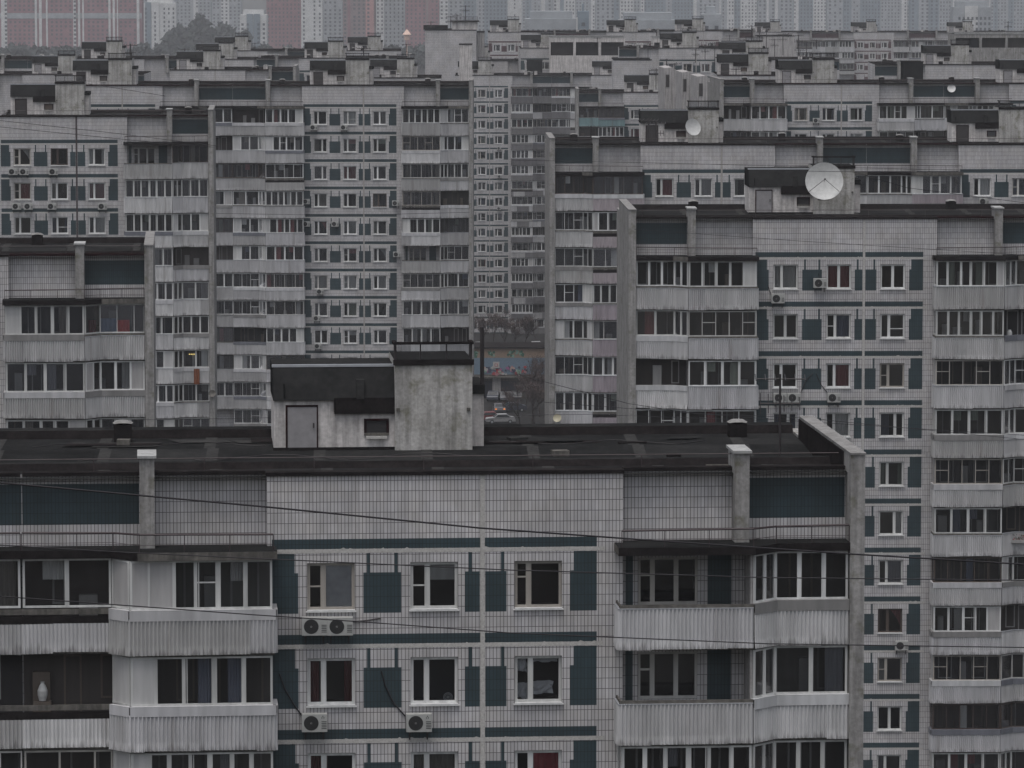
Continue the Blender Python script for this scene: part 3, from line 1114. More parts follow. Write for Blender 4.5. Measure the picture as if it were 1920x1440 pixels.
def machine_room(root, x0, H, rng, y0=8.6, pale_door=False):
    z = H - 0.30
    a0, a1, t1, e1 = x0 + 0.45, x0 + 4.18, x0 + 6.58, x0 + 6.98
    yb = y0 + 3.2
    m = MB()
    # plastered engine room
    m.box(a0, a1, y0, yb, z, z + 1.22, 'plaster')
    m.box(a0, a0 + 1.85, y0 + 0.003, yb, z + 1.22, z + 1.62, 'plaster')
    m.box(a0 + 1.85, a1, y0 + 0.30, yb, z + 1.22, z + 1.62, 'plaster')
    m.box(a0 - 0.03, a1, y0 - 0.03, y0 - 0.003, z, z + 0.14, 'dark_edge')
    mo = m.obj('machine_room', root)
    d = MB()
    d.box(a0 + 0.42, a0 + 1.32, y0 - 0.03, y0 - 0.004, z + 0.14, z + 1.40, 'door_paint' if (rng.random() < .5 or pale_door) else 'door_dark')
    d.box(a0 + 0.36, a0 + 0.42, y0 - 0.045, y0 - 0.004, z + 0.14, z + 1.46, 'rust_edge')
    d.box(a0 + 1.32, a0 + 1.36, y0 - 0.045, y0 - 0.004, z + 0.14, z + 1.46, 'rust_edge')
    d.box(a0 + 0.42, a0 + 1.32, y0 - 0.045, y0 - 0.004, z + 1.40, z + 1.46, 'rust_edge')
    d.box(a0 + 1.20, a0 + 1.24, y0 - 0.06, y0 - 0.03, z + 0.75, z + 0.90, 'dark_metal')
    d.obj('door', mo)
    v = MB()
    v.box(a0 + 2.78, a0 + 3.55, y0 - 0.05, y0 - 0.004, z + 0.50, z + 0.58, 'slab_concrete')
    v.box(a0 + 2.78, a0 + 2.86, y0 - 0.05, y0 - 0.004, z + 0.58, z + 0.96, 'rust_edge')
    v.box(a0 + 3.47, a0 + 3.55, y0 - 0.05, y0 - 0.004, z + 0.58, z + 0.96, 'rust_edge')
    v.box(a0 + 2.78, a0 + 3.55, y0 - 0.06, y0 - 0.004, z + 0.96, z + 1.02, 'rust_edge')
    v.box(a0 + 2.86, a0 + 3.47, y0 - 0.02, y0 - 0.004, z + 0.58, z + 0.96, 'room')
    v.box(a0 + 2.84, a0 + 3.49, y0 - 0.12, y0 - 0.05, z + 0.40, z + 0.48, 'sealant')
    v.obj('vent_window', mo)
    # felted upper storey leaning back
    r = MB()
    zz = z + 1.62
    pr = [(y0 - 0.10, zz - 0.02), (y0 + 0.30, zz + 0.98), (yb, zz + 1.0), (yb, zz - 0.02)]
    for p, q in zip(pr[:-1], pr[1:]):
        r.poly([(a0 - 0.02, p[0], p[1]), (a1 - 0.003, p[0], p[1]), (a1 - 0.003, q[0], q[1]), (a0 - 0.02, q[0], q[1])], 'bitumen_old')
    for xx in (a0 - 0.02, a1 - 0.003):
        r.poly([(xx, p[0], p[1]) for p in pr], 'bitumen')
    r.poly([(a0 - .02, y0 - .10, zz - .02), (a1 - .003, y0 - .10, zz - .02), (a1 - .003, yb, zz - .02), (a0 - .02, yb, zz - .02)], 'dark_edge')
    # lower hood over the window part
    r.poly([(a0 + 1.86, y0 - 0.11, z + 1.18), (a1 - .004, y0 - 0.11, z + 1.18), (a1 - .004, y0 - 0.105, zz + .06), (a0 + 1.86, y0 - 0.105, zz + .06)], 'dark_edge')
    r.poly([(a0 + 1.86, y0 - 0.11, z + 1.18), (a1 - .004, y0 - 0.11, z + 1.18), (a1 - .004, y0 + 0.3, z + 1.23), (a0 + 1.86, y0 + 0.3, z + 1.23)], 'dark_edge')
    r.box(a0 + 2.55, a0 + 2.78, y0 - 0.13, y0 + 0.3, zz + .02, zz + .62, 'felt_grey')
    r.box(a0 + 0.3, a0 + 0.33, y0 - 0.105, y0 + .2, zz, zz + .5, 'bitumen')
    ro = r.obj('roof', mo)
    f = MB()
    f.box(a0 - 0.05, a1 - .006, y0 + 0.28, y0 + 0.42, zz + 0.985, zz + 1.06, 'zinc')
    f.obj('flashing', ro)
    # lift tower
    t = MB()
    ht = 2.82
    t.box(a1, t1, y0 - 0.12, yb, z, z + ht, 'tower_concrete', top='bitumen')
    for xx in (a1 + .10, t1 - .12):
        t.box(xx - .05, xx + .05, y0 - .17, y0 - .12, z + 1.25, z + 1.35, 'slab_concrete')
    t.box(t1 + .003, e1, y0 + 0.5, yb, z, z + 1.72, 'plaster')
    t.box(t1 + .003, e1 + .03, y0 + 0.42, yb, z + 1.72, z + 2.0, 'bitumen_old')
    t.obj('lift_tower', mo)
    g = MB()
    zt = z + ht
    ys = y0 + 0.55
    for (xx, yy) in ((a1 + .03, y0 - .08), (t1 - .03, y0 - .08), (a1 + .03, ys - .1), (t1 - .03, ys - .1), (a1 + .8, y0 - .08), (a1 + 1.6, y0 - .08)):
        w = 0.045 if xx in (a1 + .8, a1 + 1.6) else 0.06
        g.box(xx - w / 2, xx + w / 2, yy - .03, yy + .03, zt, zt + 0.5, 'dark_metal')
    g.box(a1 - .06, t1 + .04, y0 - .20, y0 - .06, zt + .5, zt + .58, 'dark_edge')
    g.box(a1 - .06, a1 + .06, y0 - .06, ys, zt + .5, zt + .58, 'dark_edge')
    g.box(t1 - .08, t1 + .04, y0 - .06, ys, zt + .5, zt + .58, 'dark_edge')
    g.box(a1 - .05, t1 + .05, y0 - .17, y0 - .121, zt - .14, zt + .03, 'dark_edge')
    g.obj('parapet_frame', mo)
    g = MB()
    for i in range(3):
        w = (t1 - a1 - .12) / 3
        g.poly([(a1 + .08 + i * w, y0 - .07, zt + .03), (a1 + .04 + (i + 1) * w, y0 - .07, zt + .03), (a1 + .04 + (i + 1) * w, y0 - .07, zt + .49), (a1 + .08 + i * w, y0 - .07, zt + .49)], 'glass')
    g.obj('pane', mo)


def on_plane(b, px, py, y=0.0):
    """local point of block b's plane y=const seen at a photo pixel"""
    o = b.Mi @ CAM
    d = (b.Mi.to_3x3()) @ ray(px, py)
    k = (y - o.y) / d.y
    return o + d * k


def world_pt(b, p):
    return b.M @ Vector(p)


# ------------------------------------------------------------------ the apartment blocks, nearest first
B = {}
B['front'] = build_block(
    'nearest tiled apartment block with paired air conditioners under its grey blind window', 500, 64.6, 889, 4.5,
    [('F', 0), ('JR', 3, 'o', 'w'), ('JL', 3, 'w'), ('F*', 3), ('BR', 3), ('GR', 0)], seed=3,
    wins={('F*', 0, 0): ('b', 7), ('F*', 0, 1): ('f', 3), ('F*', 0, 2): ('d', 0), ('F*', 1, 0): ('a', 4), ('F*', 1, 1): ('a', 0), ('F*', 1, 2): ('a', 8),
          ('F*', 2, 0): ('a', 1), ('F*', 2, 1): ('a', 2), ('F*', 2, 2): ('a', 9)},
    glz={('JL', 0): (2, 1), ('JL', 1): (0, 4), ('JL', 2): (1, 9), ('JR', 0): (0, 1), ('JR', 1): (0, 4), ('JR', 2): (0, 6),
         ('BR', 0): (6, 0), ('BR', 1): (6, 1), ('BR', 2): (1, 0)},
    par={('JL', 0): (1, 3), ('JL', 1): (2, 3), ('JL', 2): (0, 0), ('JR', 0): (0, 3), ('JR', 1): (0, 3), ('JR', 2): (0, 0),
         ('BR', 0): (4, 1), ('BR', 1): (4, 1), ('BR', 2): (0, 1)})
def sealant_seams(b, x0, floors, seed):
    rng = random.Random(seed)

    def strip(m, pts):
        for (a, c) in zip(pts[:-1], pts[1:]):
            m.poly([a[0], c[0], c[1], a[1]], 'sealant')

    for k in range(floors):
        z = b.H - ZT0 - FL * k + .345
        m = MB()
        pts = []
        x = x0 + .02
        while x < x0 + 9.9:
            pts.append(((x, -.006, z - .05 - rng.random() * .02), (x, -.006, z + .05 + rng.random() * .022 + (.035 if rng.random() < .05 else 0))))
            x += rng.uniform(.04, .12)
        strip(m, pts)
        m.obj('sealant_seam', b.root)
    m = MB()
    pts = []
    z = b.H - .1
    while z > b.H - ZT0 - FL * floors:
        w = .045 + rng.random() * .02
        pts.append(((x0 + 6.28 - w, -.009, z), (x0 + 6.28 + w + rng.random() * .02, -.009, z)))
        z -= rng.uniform(.05, .16)
    strip(m, pts)
    m.obj('sealant_seam', b.root)


def roof_z(b, y):
    prof = [(0.9, -0.30), (3.3, -0.22), (3.9, -0.26), (6.5, -0.42), (9.0, -0.22), (11.6, -0.16)]
    for (a, za), (c, zc) in zip(prof[:-1], prof[1:]):
        if a <= y <= c:
            return b.H + za + (zc - za) * (y - a) / (c - a)
    return b.H - .2


def roof_patches(b, x0, x1, n, seed):
    rng = random.Random(seed)
    for i in range(n):
        y = rng.choice((1.0, 4.0, 4.6, 5.2, 9.2, 9.8)) + rng.uniform(0, .4)
        h = rng.uniform(.5, 1.1)
        if y < 3.3:
            h = min(h, 3.2 - y)
        elif y < 6.4:
            h = min(h, 6.4 - y)
        else:
            h = min(h, 11.4 - y)
        x = rng.uniform(x0, x1)
        w = rng.uniform(.6, 3.2)
        m = MB()
        e = .006 + .002 * i
        sk = rng.uniform(-.4, .4)
        m.poly([(x, y, roof_z(b, y) + e), (x + w, y + .05, roof_z(b, y + .05) + e), (x + w + sk, y + h, roof_z(b, y + h) + e), (x + sk, y + h, roof_z(b, y + h) + e)], rng.choice(('bitumen_old', 'bitumen_old', 'dark_edge', 'felt_grey')))
        m.obj('roof_patch', b.root)
    for (x, y, w, mt) in ((13.9, 1.2, 1.6, 'cap_pale'), (7.6, 1.1, .5, 'cap_pale'), (10.4, .95, .8, 'zinc'), (13.2, 3.0, .9, 'slab_concrete'), (-3.2, 1.0, .35, 'cap_pale')):
        m = MB()
        m.box(x, x + w, y, y + .10, roof_z(b, y) + .01, roof_z(b, y) + .05, mt)
        m.obj('roof_batten', b.root)


roof_patches(B['front'], -8, 15, 34, 4)
rng = random.Random(12)
for (x0, x1, y) in ((-7.5, 1.0, 4.3), (-2.0, 6.5, 7.4), (6.9, 15.8, 5.0), (7.2, 14.0, 9.6), (-7.0, 0.2, 9.9)):   # wires lying loose on the felt
    m = MB()
    pts = []
    for i in range(25):
        yy = y + .45 * math.sin(i * .5 + x0) + rng.uniform(-.06, .06)
        pts.append((x0 + (x1 - x0) * i / 24, yy, roof_z(B['front'], yy) + .03))
    m.tube(pts, .014, 'cable_black', 5)
    m.obj('loose_wire', B['front'].root)
for (x, y, w, d, h) in ((9.0, 7.2, .5, .35, .18), (11.2, 9.3, .9, .12, .06), (-4.4, 9.6, .4, .4, .22), (-5.6, 6.9, 1.2, .12, .05), (12.6, 6.8, .35, .3, .12), (7.9, 10.2, .6, .4, .1)):
    m = MB()
    M = Matrix.Translation((x, y, roof_z(B['front'], y))) @ Matrix.Rotation(rng.uniform(-.5, .5), 4, 'Z')
    m.box(0, w, 0, d, .01, h, rng.choice(('felt_grey', 'slab_concrete', 'dark_edge', 'felt_grey')), M)
    m.obj('roof_debris', B['front'].root)
sealant_seams(B['front'], 0, 3, 2)
B['right'] = build_block(
    'second nearest tiled apartment block, big white dish on its roof', 1412, 33.3, 409, 1.6,
    [('GL', 0), ('BL', 5), ('F*', 12), ('JR', 12), ('JL', 4), ('F', 0)], seed=12,
    glz={('BL', 0): (7, 0), ('BL', 1): (4, 1), ('BL', 2): (0, 4), ('BL', 3): (3, 2), ('JR', 0): (9, 0), ('JR', 1): (1, 4), ('JR', 2): (4, 2), ('JR', 3): (0, 1),
         ('JR', 4): (4, 2), ('JR', 5): (0, 4), ('JR', 6): (5, 5), ('JR', 7): (2, 4), ('JR', 8): (4, 6), ('JR', 9): (5, 3), ('JR', 10): (0, 0)})
sealant_seams(B['right'], 0, 12, 3)
B['left'] = build_block(
    'tiled apartment block end on the left whose top balcony shows red and blue washing', -388, 38.6, 481, 4.0,
    [('F*', 0), ('BR', 4), ('GR', 0)], seed=21,
    glz={('BR', 0): (7, 8), ('BR', 1): (0, 5), ('BR', 2): (2, 0)}, par={('BR', 0): (2, 4), ('BR', 1): (2, 2), ('BR', 2): (0, 0)})
B['mid_left'] = build_block(
    'tiled block at left edge with air conditioner rows and dark vertical pipe', -2, 23.0, 218, 2.8,
    [('F*', 4), ('BR', 10), ('GR', 0)], seed=5, joint='joint_dark')
B['middle'] = build_block(
    'long tiled apartment block left of centre with blue window panels on thirteen storeys', 566, 18.4, 160, 0.0,
    [('F', 2), ('JR', 11), ('JL', 12), ('F*', 11), ('BR', 11), ('GR', 0)], seed=8, pm_out='corrugated_grey')
B['mid_right'] = build_block(
    'tiled block right of the alley with pinkish balconies and concrete end wall', 1201, 24.3, 271, 1.2,
    [('GL', 0), ('BL', 9), ('F*', 2), ('JR', 2), ('JL', 2), ('F', 2), ('BR', 2)], seed=17, pm_in='corrugated_pink')
B['upper_right'] = build_block(
    'tiled apartment block at upper right with a small dish on its dark blue panel', 1470, 17.3, 157, 3.5,
    [('GL', 0), ('BL', 2), ('F*', 2), ('JR', 2), ('JL', 2), ('F', 2)], seed=31)
B['alley'] = build_block(
    'tiled apartment block closing the alley, shaded balconies on its right half', 853, 10.35, 141, 0.0,
    [('F*', 16), ('JR', 16), ('JL', 3), ('F', 0)], seed=41, pm='corrugated_dark', detail=False)
B['teal'] = build_block(
    'apartment block behind the alley with pale turquoise balcony fronts under its top floor', 1168, 12.5, 173, 0.0,
    [('GL', 0), ('BL', 3), ('F*', 3), ('BR', 1)], seed=44, detail=False, pm='corrugated_teal', glz={('BL', 0): (5, 3), ('BL', 1): (1, 4)})

# rows of roofs farther back
ROWS = [
    ('flat roofed tiled block edge just behind the middle block, small concrete lift tower on it', 686, 13.6, 146, [('F*', 1)], {}),
    ('distant tiled block with white balcony windows between two blue panels left of centre', 560, 12.0, 109, [('BL', 0), ('F*', 1), ('BR', 1), ('GR', 0)], {}),
    ('distant tiled block roof behind the left washing block, pale panels then a dark blue one', 140, 12.5, 110, [('JR', 0), ('JL', 0), ('F*', 0), ('BR', 0), ('GR', 0)], {}),
    ('lowest distant roof strip at the left edge with pale lift towers', 42, 13.4, 139, [('JR', 0), ('JL', 0), ('F*', 0), ('BR', 0)], {}),
    ('nearest of three stacked distant roof strips with cream lift towers left of centre', 318, 13.6, 131, [('F*', 0), ('BR', 1), ('GR', 0)], {}),
    ('middle of three stacked distant roof strips with cream lift towers left of centre', 355, 11.6, 111, [('F*', 0), ('JR', 0), ('JL', 0)], {}),
    ('farthest of three stacked distant roof strips with cream lift towers left of centre', 395, 10.2, 95, [('F*', 0), ('JR', 0), ('JL', 0), ('F', 0)], {}),
    ('distant tiled block with a long pale panel and green panels just above the alley block', 850, 9.8, 114, [('F*', 0), ('JR', 0), ('JL', 0), ('F', 0)], {}),
    ('far tiled block roof with one dark red panel, top centre under the hazy towers', 915, 9.0, 60, [('F*', 1), ('JR', 1), ('JL', 1), ('F', 1)], {'accent': 'tile_red'}),
    ('far tiled block roof at top right of centre with balconies below its pale strip', 1264, 8.7, 58, [('JL', 2), ('F*', 2), ('BR', 2), ('GR', 0)], {'accent': 'tile_red'}),
    ('far pale block with dark red panels and brown windows at top right', 1600, 7.4, 60, [('F', 3), ('JR', 3), ('JL', 3), ('F*', 3), ('JR', 3), ('JL', 3), ('F', 2), ('BR', 0)], {'accent': 'tile_red'}),
    ('tiled roof strip behind the small dish block at the right edge', 1735, 14.2, 121, [('BL', 0), ('F*', 0), ('BR', 0), ('GR', 0)], {}),
    ('cluttered tiled roof with many aerials above the stepped gables', 1350, 13.2, 112, [('F*', 0), ('BR', 0)], {}),
    ('distant tiled roof with a dark blue panel left of the aerials', 1235, 11.2, 90, [('BL', 0), ('F*', 1), ('JR', 1)], {}),
    ('distant tiled roof strip with cream panels right of centre below the white roof lines', 975, 9.95, 90, [('F*', 1), ('BR', 1), ('GR', 0)], {}),
    ('low tiled roof strip with cream lift tower right of the stepped gables', 1345, 15.6, 141, [('F*', 0)], {}),
    ('far roof strip with pale lift tower at right behind the red panels', 1890, 9.6, 82, [('BL', 1), ('F*', 1)], {}),
]
for i, (lab, ref, s, yt, mods, kw) in enumerate(ROWS):
    if not any(m[0] == 'F*' for m in mods):
        raise ValueError(lab)
    B['row%d' % i] = build_block(lab, ref, s, yt, (0.6, -0.5, 1.2, 0.0)[i % 4], mods, seed=100 + i, detail=False, **kw)


def slab_block(label, px0, px1, ytop, s, depth, mat, name='apartment_block', bays=None, strip=None, roofmat='bitumen', rot=0.0):
    """plain walled block: tiled or rendered wall, roof, edge; bays = dark recessed top-floor openings"""
    P, Q = at(px0, ytop, s), at(px1, ytop, s)
    H, W = P.z, (Q - P).length
    t = thing(name, label, name.replace('_', ' '), (P.x, P.y, 0), math.radians(rot), 'plain walled blocks')
    w = MB()
    rects = []
    if bays:
        n, z0, z1, gap = bays
        for i in range(n):
            rects.append((W * i / n + gap / 2, W * (i + 1) / n - gap / 2, H - z1, H - z0, None))
    grid_wall(w, 0.0, (0, W, 0, H, mat), rects)
    w.poly([(0, 0, 0), (0, depth, 0), (0, depth, H), (0, 0, H)], mat)
    w.poly([(W, 0, 0), (W, depth, 0), (W, depth, H), (W, 0, H)], mat)
    w.poly([(0, depth, 0), (0, depth, H), (W, depth, H), (W, depth, 0)], mat)
    w.obj('wall', t)
    if bays:
        for (a, b_, c, d, _) in rects:
            r = MB()
            r.poly([(a, 0, c), (b_, 0, c), (b_, 1.2, c), (a, 1.2, c)], 'slab_concrete')
            r.poly([(a, 0, d), (b_, 0, d), (b_, 1.2, d), (a, 1.2, d)], 'slab_concrete')
            r.poly([(a, 0, c), (a, 1.2, c), (a, 1.2, d), (a, 0, d)], 'slab_concrete')
            r.poly([(b_, 0, c), (b_, 1.2, c), (b_, 1.2, d), (b_, 0, d)], 'slab_concrete')
            r.poly([(a, 1.2, c), (b_, 1.2, c), (b_, 1.2, d), (a, 1.2, d)], 'shade_tone')
            r.obj('loggia', t)
    r = MB()
    r.box(0.02, W - .02, 0.02, depth - .02, H - 0.1, H + 0.003, roofmat)
    for (a, b_, c, d) in ((-.06, W + .06, -.06, .25), (-.06, W + .06, depth - .2, depth + .06)):
        r.box(a, b_, c, d, H + 0.004, H + 0.14, strip or 'dark_edge')
    r.obj('roof', t)
    return t, P, W, H


GB = slab_block('pale blank gable block at top centre crowned by aerials and a dark coping', 797, 893, 57, 10.1, 14, 'tile_pale')
def roof_hut(t, W, H, x0, x1, y0, y1, h, mat='plaster'):
    m = MB()
    m.box(x0, x1, y0, y1, H, H + h, mat)
    o = m.obj('roof_hut', t)
    m = MB()
    m.box(x0 - .3, x1 + .3, y0 - .3, y1 + .3, H + h + .003, H + h + .22, 'dark_edge')
    m.obj('roof', o)
    m = MB()
    for k in range(3):
        m.tube([(x0, y0, H + h + .5 + .25 * k), (x1, y0, H + h + .5 + .25 * k)], .03, 'rail_metal', 4)
    n = 6
    for k in range(n + 1):
        x = x0 + (x1 - x0) * k / n
        m.tube([(x, y0, H + h + .2), (x, y0, H + h + 1.0)], .03, 'rail_metal', 4)
    m.obj('railing', o)


t_, P_, W_, H_ = GB
roof_hut(t_, W_, H_, 4.9, W_ + .2, 4, 9, 1.5)
m = MB()
m.box(-.3, 4.2, -.2, 3, H_ + .15, H_ + .95, 'bitumen')
m.obj('coping', t_)
slab_block('narrow grey annexe on the right flank of the pale blank gable block', 894, 908, 61, 10.0, 10, 'concrete_pale')
slab_block('long low block with a white roof line and wide dark openings, top centre', 1030, 1172, 70, 10.0, 12, 'plaster', bays=(3, 0.9, 3.4, 0.5), strip='cap_pale')
slab_block('short low block with white roof line and dark openings right of the longer one', 1224, 1300, 71, 9.7, 12, 'plaster', bays=(2, 0.9, 3.2, 0.5), strip='cap_pale')
slab_block('grey brown block with dark loggias at the top right corner', 1790, 1985, 64, 11.6, 12, 'concrete', bays=(4, 0.6, 2.2, 0.4), strip='cap_pale')
slab_block('pale blank gable wall behind the alley lift tower, right of the alley', 1150, 1222, 113, 11.6, 12, 'tile_pale')
slab_block('black felted roof shed between the alley block and the long pale panel', 988, 1017, 114, 10.2, 4, 'bitumen', name='roof_shed')
slab_block('black felted roof shed left of the roof strip behind the small dish block', 1694, 1731, 117, 15.0, 4, 'bitumen', name='roof_shed')
slab_block('pale cream lift housing between the aerials, left one of two', 1388, 1411, 104, 13.4, 4, 'plaster', name='lift_housing')
slab_block('pale cream lift housing between the aerials, right one of two', 1418, 1441, 110, 13.6, 4, 'plaster', name='lift_housing')
slab_block('cream lift housing standing before the pale blank gable block', 861, 885, 84, 11.6, 4, 'plaster', name='lift_housing')
slab_block('grey block with dark coping behind the aerials right of the pale row', 1420, 1490, 68, 9.2, 10, 'concrete_pale')
for i, (a, c, y) in enumerate(((1246, 1272, 126), (1279, 1302, 134), (1308, 1336, 142))):
    P, Q = at(a, y, 16.0 - 0.3 * (2 - i)), at(c, y, 16.0 - 0.3 * (2 - i))
    W = Q.x - P.x
    g = thing('stepped_gable', ('farthest', 'middle', 'nearest')[i] + ' of three stepped concrete gable walls left of the small dish block', 'gable wall', (P.x, P.y, 0), math.radians(3), 'stepped concrete gables')
    m = MB()
    m.poly([(0, 0, 0), (W, 0, 0), (W, 0, P.z - .5), (W * .55, 0, P.z), (0, 0, P.z - .1)], 'concrete_pale')
    m.poly([(0, 9, 0), (0, 9, P.z - .1), (W * .55, 9, P.z), (W, 9, P.z - .5), (W, 9, 0)], 'concrete_pale')
    for (p, q) in (((0, 0), (0, P.z - .1)), ((0, P.z - .1), (W * .55, P.z)), ((W * .55, P.z), (W, P.z - .5)), ((W, P.z - .5), (W, 0))):
        m.poly([(p[0], 0, p[1]), (p[0], 9, p[1]), (q[0], 9, q[1]), (q[0], 0, q[1])], 'concrete_pale')
    m.obj('wall', g)
    m = MB()
    m.box(W * .10, W * .35, -0.05, -0.004, P.z - 2.4, P.z - .9, 'door_dark')
    m.obj('hatch', g)

# ------------------------------------------------------------------ air conditioners
AC_PROTO = {}


def ac_meshes(marked):
    if marked not in AC_PROTO:
        bd, fn, br = MB(), MB(), MB()
        bd.box(-.37, .37, -.42, -.12, -.26, .26, 'ac_white')
        for k in range(5):
            bd.box(.20, .345, -.4235, -.42, -.17 + .05 * k, -.15 + .05 * k, 'ac_grille')
        if marked:
            for (dx, dz) in ((0, .035), (-.03, -.012), (.03, -.012)):
                c = (.24 + dx, .165 + dz)
                bd.poly([(c[0], -.4245, c[1] + .026), (c[0] + .016, -.4245, c[1]), (c[0], -.4245, c[1] - .026), (c[0] - .016, -.4245, c[1])], 'ac_mark')
        fn.disc((-.10, -.4215, 0), .215, 1, 'ac_grille', 24)
        for r in (.11, .215):
            fn.disc((-.10, -.426, 0), r, 1, 'dark_metal', 24, r - .008)
        fn.disc((-.10, -.43, 0), .03, 1, 'ac_white', 12)
        for k in range(6):
            a = math.pi * k / 6
            M = Matrix.Translation((-.10, -.428, 0)) @ Matrix.Rotation(a, 4, 'Y')
            fn.box(-.21, .21, -.002, .001, -.003, .003, 'dark_metal', M)
        for xx in (-.26, .26):
            br.box(xx - .02, xx + .02, -.44, -.005, -.30, -.262, 'dark_metal')
            br.box(xx - .02, xx + .02, -.04, -.005, -.55, -.30, 'dark_metal')
        AC_PROTO[marked] = (bd.mesh('casing'), fn.mesh('fan_grille'), br.mesh('bracket'))
    return AC_PROTO[marked]


def aircon(b, px, py, label, marked=False, pipe=None, y=0.0):
    p = on_plane(b, px, py, y - 0.42)
    w = world_pt(b, (p.x, y, p.z))
    t = thing('air_conditioner', label, 'air conditioner', w, b.rot, 'air conditioners on the facades')
    for n, me in zip(('casing', 'fan_grille', 'bracket'), ac_meshes(marked)):
        link(n, me, t)
    if pipe:
        m = MB()
        q = [on_plane(b, a, c, y - .03) - Vector((p.x, y, p.z)) for a, c in pipe]
        m.tube(q, 0.022, 'cable_black', 6)
        m.obj('pipe', t)
    return t


fb = B['front']
aircon(fb, 590, 1175, 'left one of two air conditioners side by side under the grey blind window', False)
aircon(fb, 638, 1175, 'right one of two air conditioners side by side under the grey blind window', False, [(660, 1166), (690, 1163), (714, 1159)])
aircon(fb, 590, 1356, 'air conditioner with small emblem below the left clear window of the lower row', True, [(524, 1263), (534, 1292), (552, 1322), (566, 1342)])
aircon(fb, 786, 1356, 'air conditioner with small emblem below the middle window of the lower row, long curved pipe', True, [(715, 1258), (722, 1285), (738, 1318), (760, 1343)])
rb = B['right']
for (x, y, lab, pp) in (
        (1459, 560, 'white air conditioner below the left top window of the right block', [(1440, 535), (1444, 548), (1450, 556)]),
        (1538, 531, 'white air conditioner on the blue panel between the top windows of the right block', [(1535, 512), (1537, 520)]),
        (1463, 746, 'left one of two dark air conditioners behind the aerial on the right block', None),
        (1489, 746, 'right one of two dark air conditioners behind the aerial on the right block', [(1502, 735), (1512, 712), (1524, 700)]),
        (1564, 746, 'air conditioner with a slanting pipe under the second window column of the right block', [(1530, 700), (1540, 722), (1554, 740)]),
        (1691, 1211, 'lone air conditioner low on the right block under a single window', None)):
    aircon(rb, x, y, lab, False, pp)
lb = B['mid_left']
for (x, y, lab) in (
        (24, 322, 'first air conditioner from the left under the top windows at the left edge'),
        (45, 322, 'second air conditioner from the left under the top windows at the left edge'),
        (100, 322, 'third air conditioner from the left under the top windows at the left edge'),
        (31, 387, 'leftmost dark air conditioner in the second row at the left edge'),
        (53, 387, 'second air conditioner in the second row at the left edge'),
        (97, 387, 'third air conditioner in the second row at the left edge'),
        (192, 387, 'air conditioner right of the dark rain pipe at the left edge')):
    aircon(lb, x, y, lab)
mb_ = B['middle']
for (x, y, lab) in (
        (588, 239, 'air conditioner under the top left window of the middle block'),
        (645, 239, 'air conditioner under the top middle window of the middle block'),
        (574, 378, 'air conditioner on the left blue edge of the middle block, upper one'),
        (574, 420, 'air conditioner on the left blue edge of the middle block, lower one'),
        (742, 381, 'white air conditioner at the right edge of the middle block windows, beside balconies'),
        (628, 420, 'dark air conditioner on a blue panel in the middle block'),
        (600, 547, 'dark air conditioner under a left window halfway down the middle block'),
        (594, 597, 'white air conditioner with round black fan low on the middle block'),
        (744, 477, 'dark air conditioner at the right edge halfway down the middle block'),
        (596, 649, 'lowest air conditioner on the middle block above the felted roof')):
    aircon(mb_, x, y, lab)
for (bk, x, y, lab) in (
        ('upper_right', 1531, 226, 'air conditioner on a blue panel of the upper right block'),
        ('mid_right', 1845, 378, 'dark air conditioner under the far right window above the right block roof'),
        ('alley', 936, 278, 'dark air conditioner highest on the alley block'),
        ('alley', 937, 331, 'air conditioner second from the top on the alley block'),
        ('alley', 936, 391, 'air conditioner lowest on the alley block')):
    aircon(B[bk], x, y, lab)

# ------------------------------------------------------------------ dishes, aerials, washing


def dish(loc, r, label, mat='dish_white', yaw=0.0, tilt=20, tripod=True, mast=0.0):
    t = thing('satellite_dish', label, 'satellite dish', loc, math.radians(yaw), 'satellite dishes')
    m = MB()
    R = Matrix.Rotation(math.radians(-tilt), 4, 'X')
    n, rings = 32, 7
    k = m.mi(mat)
    for side in (0, 1):
        b0 = len(m.v)
        for i in range(rings + 1):
            q = r * i / rings
            dep = 0.22 * r * (i / rings) ** 2
            for j in range(n):
                a = 2 * math.pi * j / n
                v = R @ Vector((q * math.cos(a), -dep + side * 0.03, q * math.sin(a)))
                m.v.append(tuple(v))
        for i in range(rings):
            for j in range(n):
                j2 = (j + 1) % n
                m.f.append((b0 + i * n + j, b0 + i * n + j2, b0 + (i + 1) * n + j2, b0 + (i + 1) * n + j))
                m.m.append(k)
    o = m.obj('reflector', t)
    for p in o.data.polygons:
        p.use_smooth = True
    if tripod:
        a = MB()
        foc = R @ Vector((0, -0.75 * r, 0))
        for ang in (90, 215, 325):
            e = R @ Vector((r * .97 * math.cos(math.radians(ang)), -.2 * r, r * .97 * math.sin(math.radians(ang))))
            if ang == 90:
                e = R @ Vector((0, -0.02, 0))
            a.tube([e, foc], 0.014 * max(1, r), 'dark_metal', 5)
        a.tube([foc + Vector((0, .05, 0)), foc + Vector((0, -.08, 0))], 0.05 * max(.8, r), 'dark_metal', 8)
        a.obj('feed_arm', t)
    s = MB()
    s.tube([(0, .06, 0), (0, .25, -.05), (0, .3, -mast - r * .6)], 0.04, 'dark_metal', 6)
    s.box(-.3 * r, .3 * r, .1, .4, -mast - r * .6 - .06, -mast - r * .6, 'dark_metal')
    s.obj('mount', t)
    return t


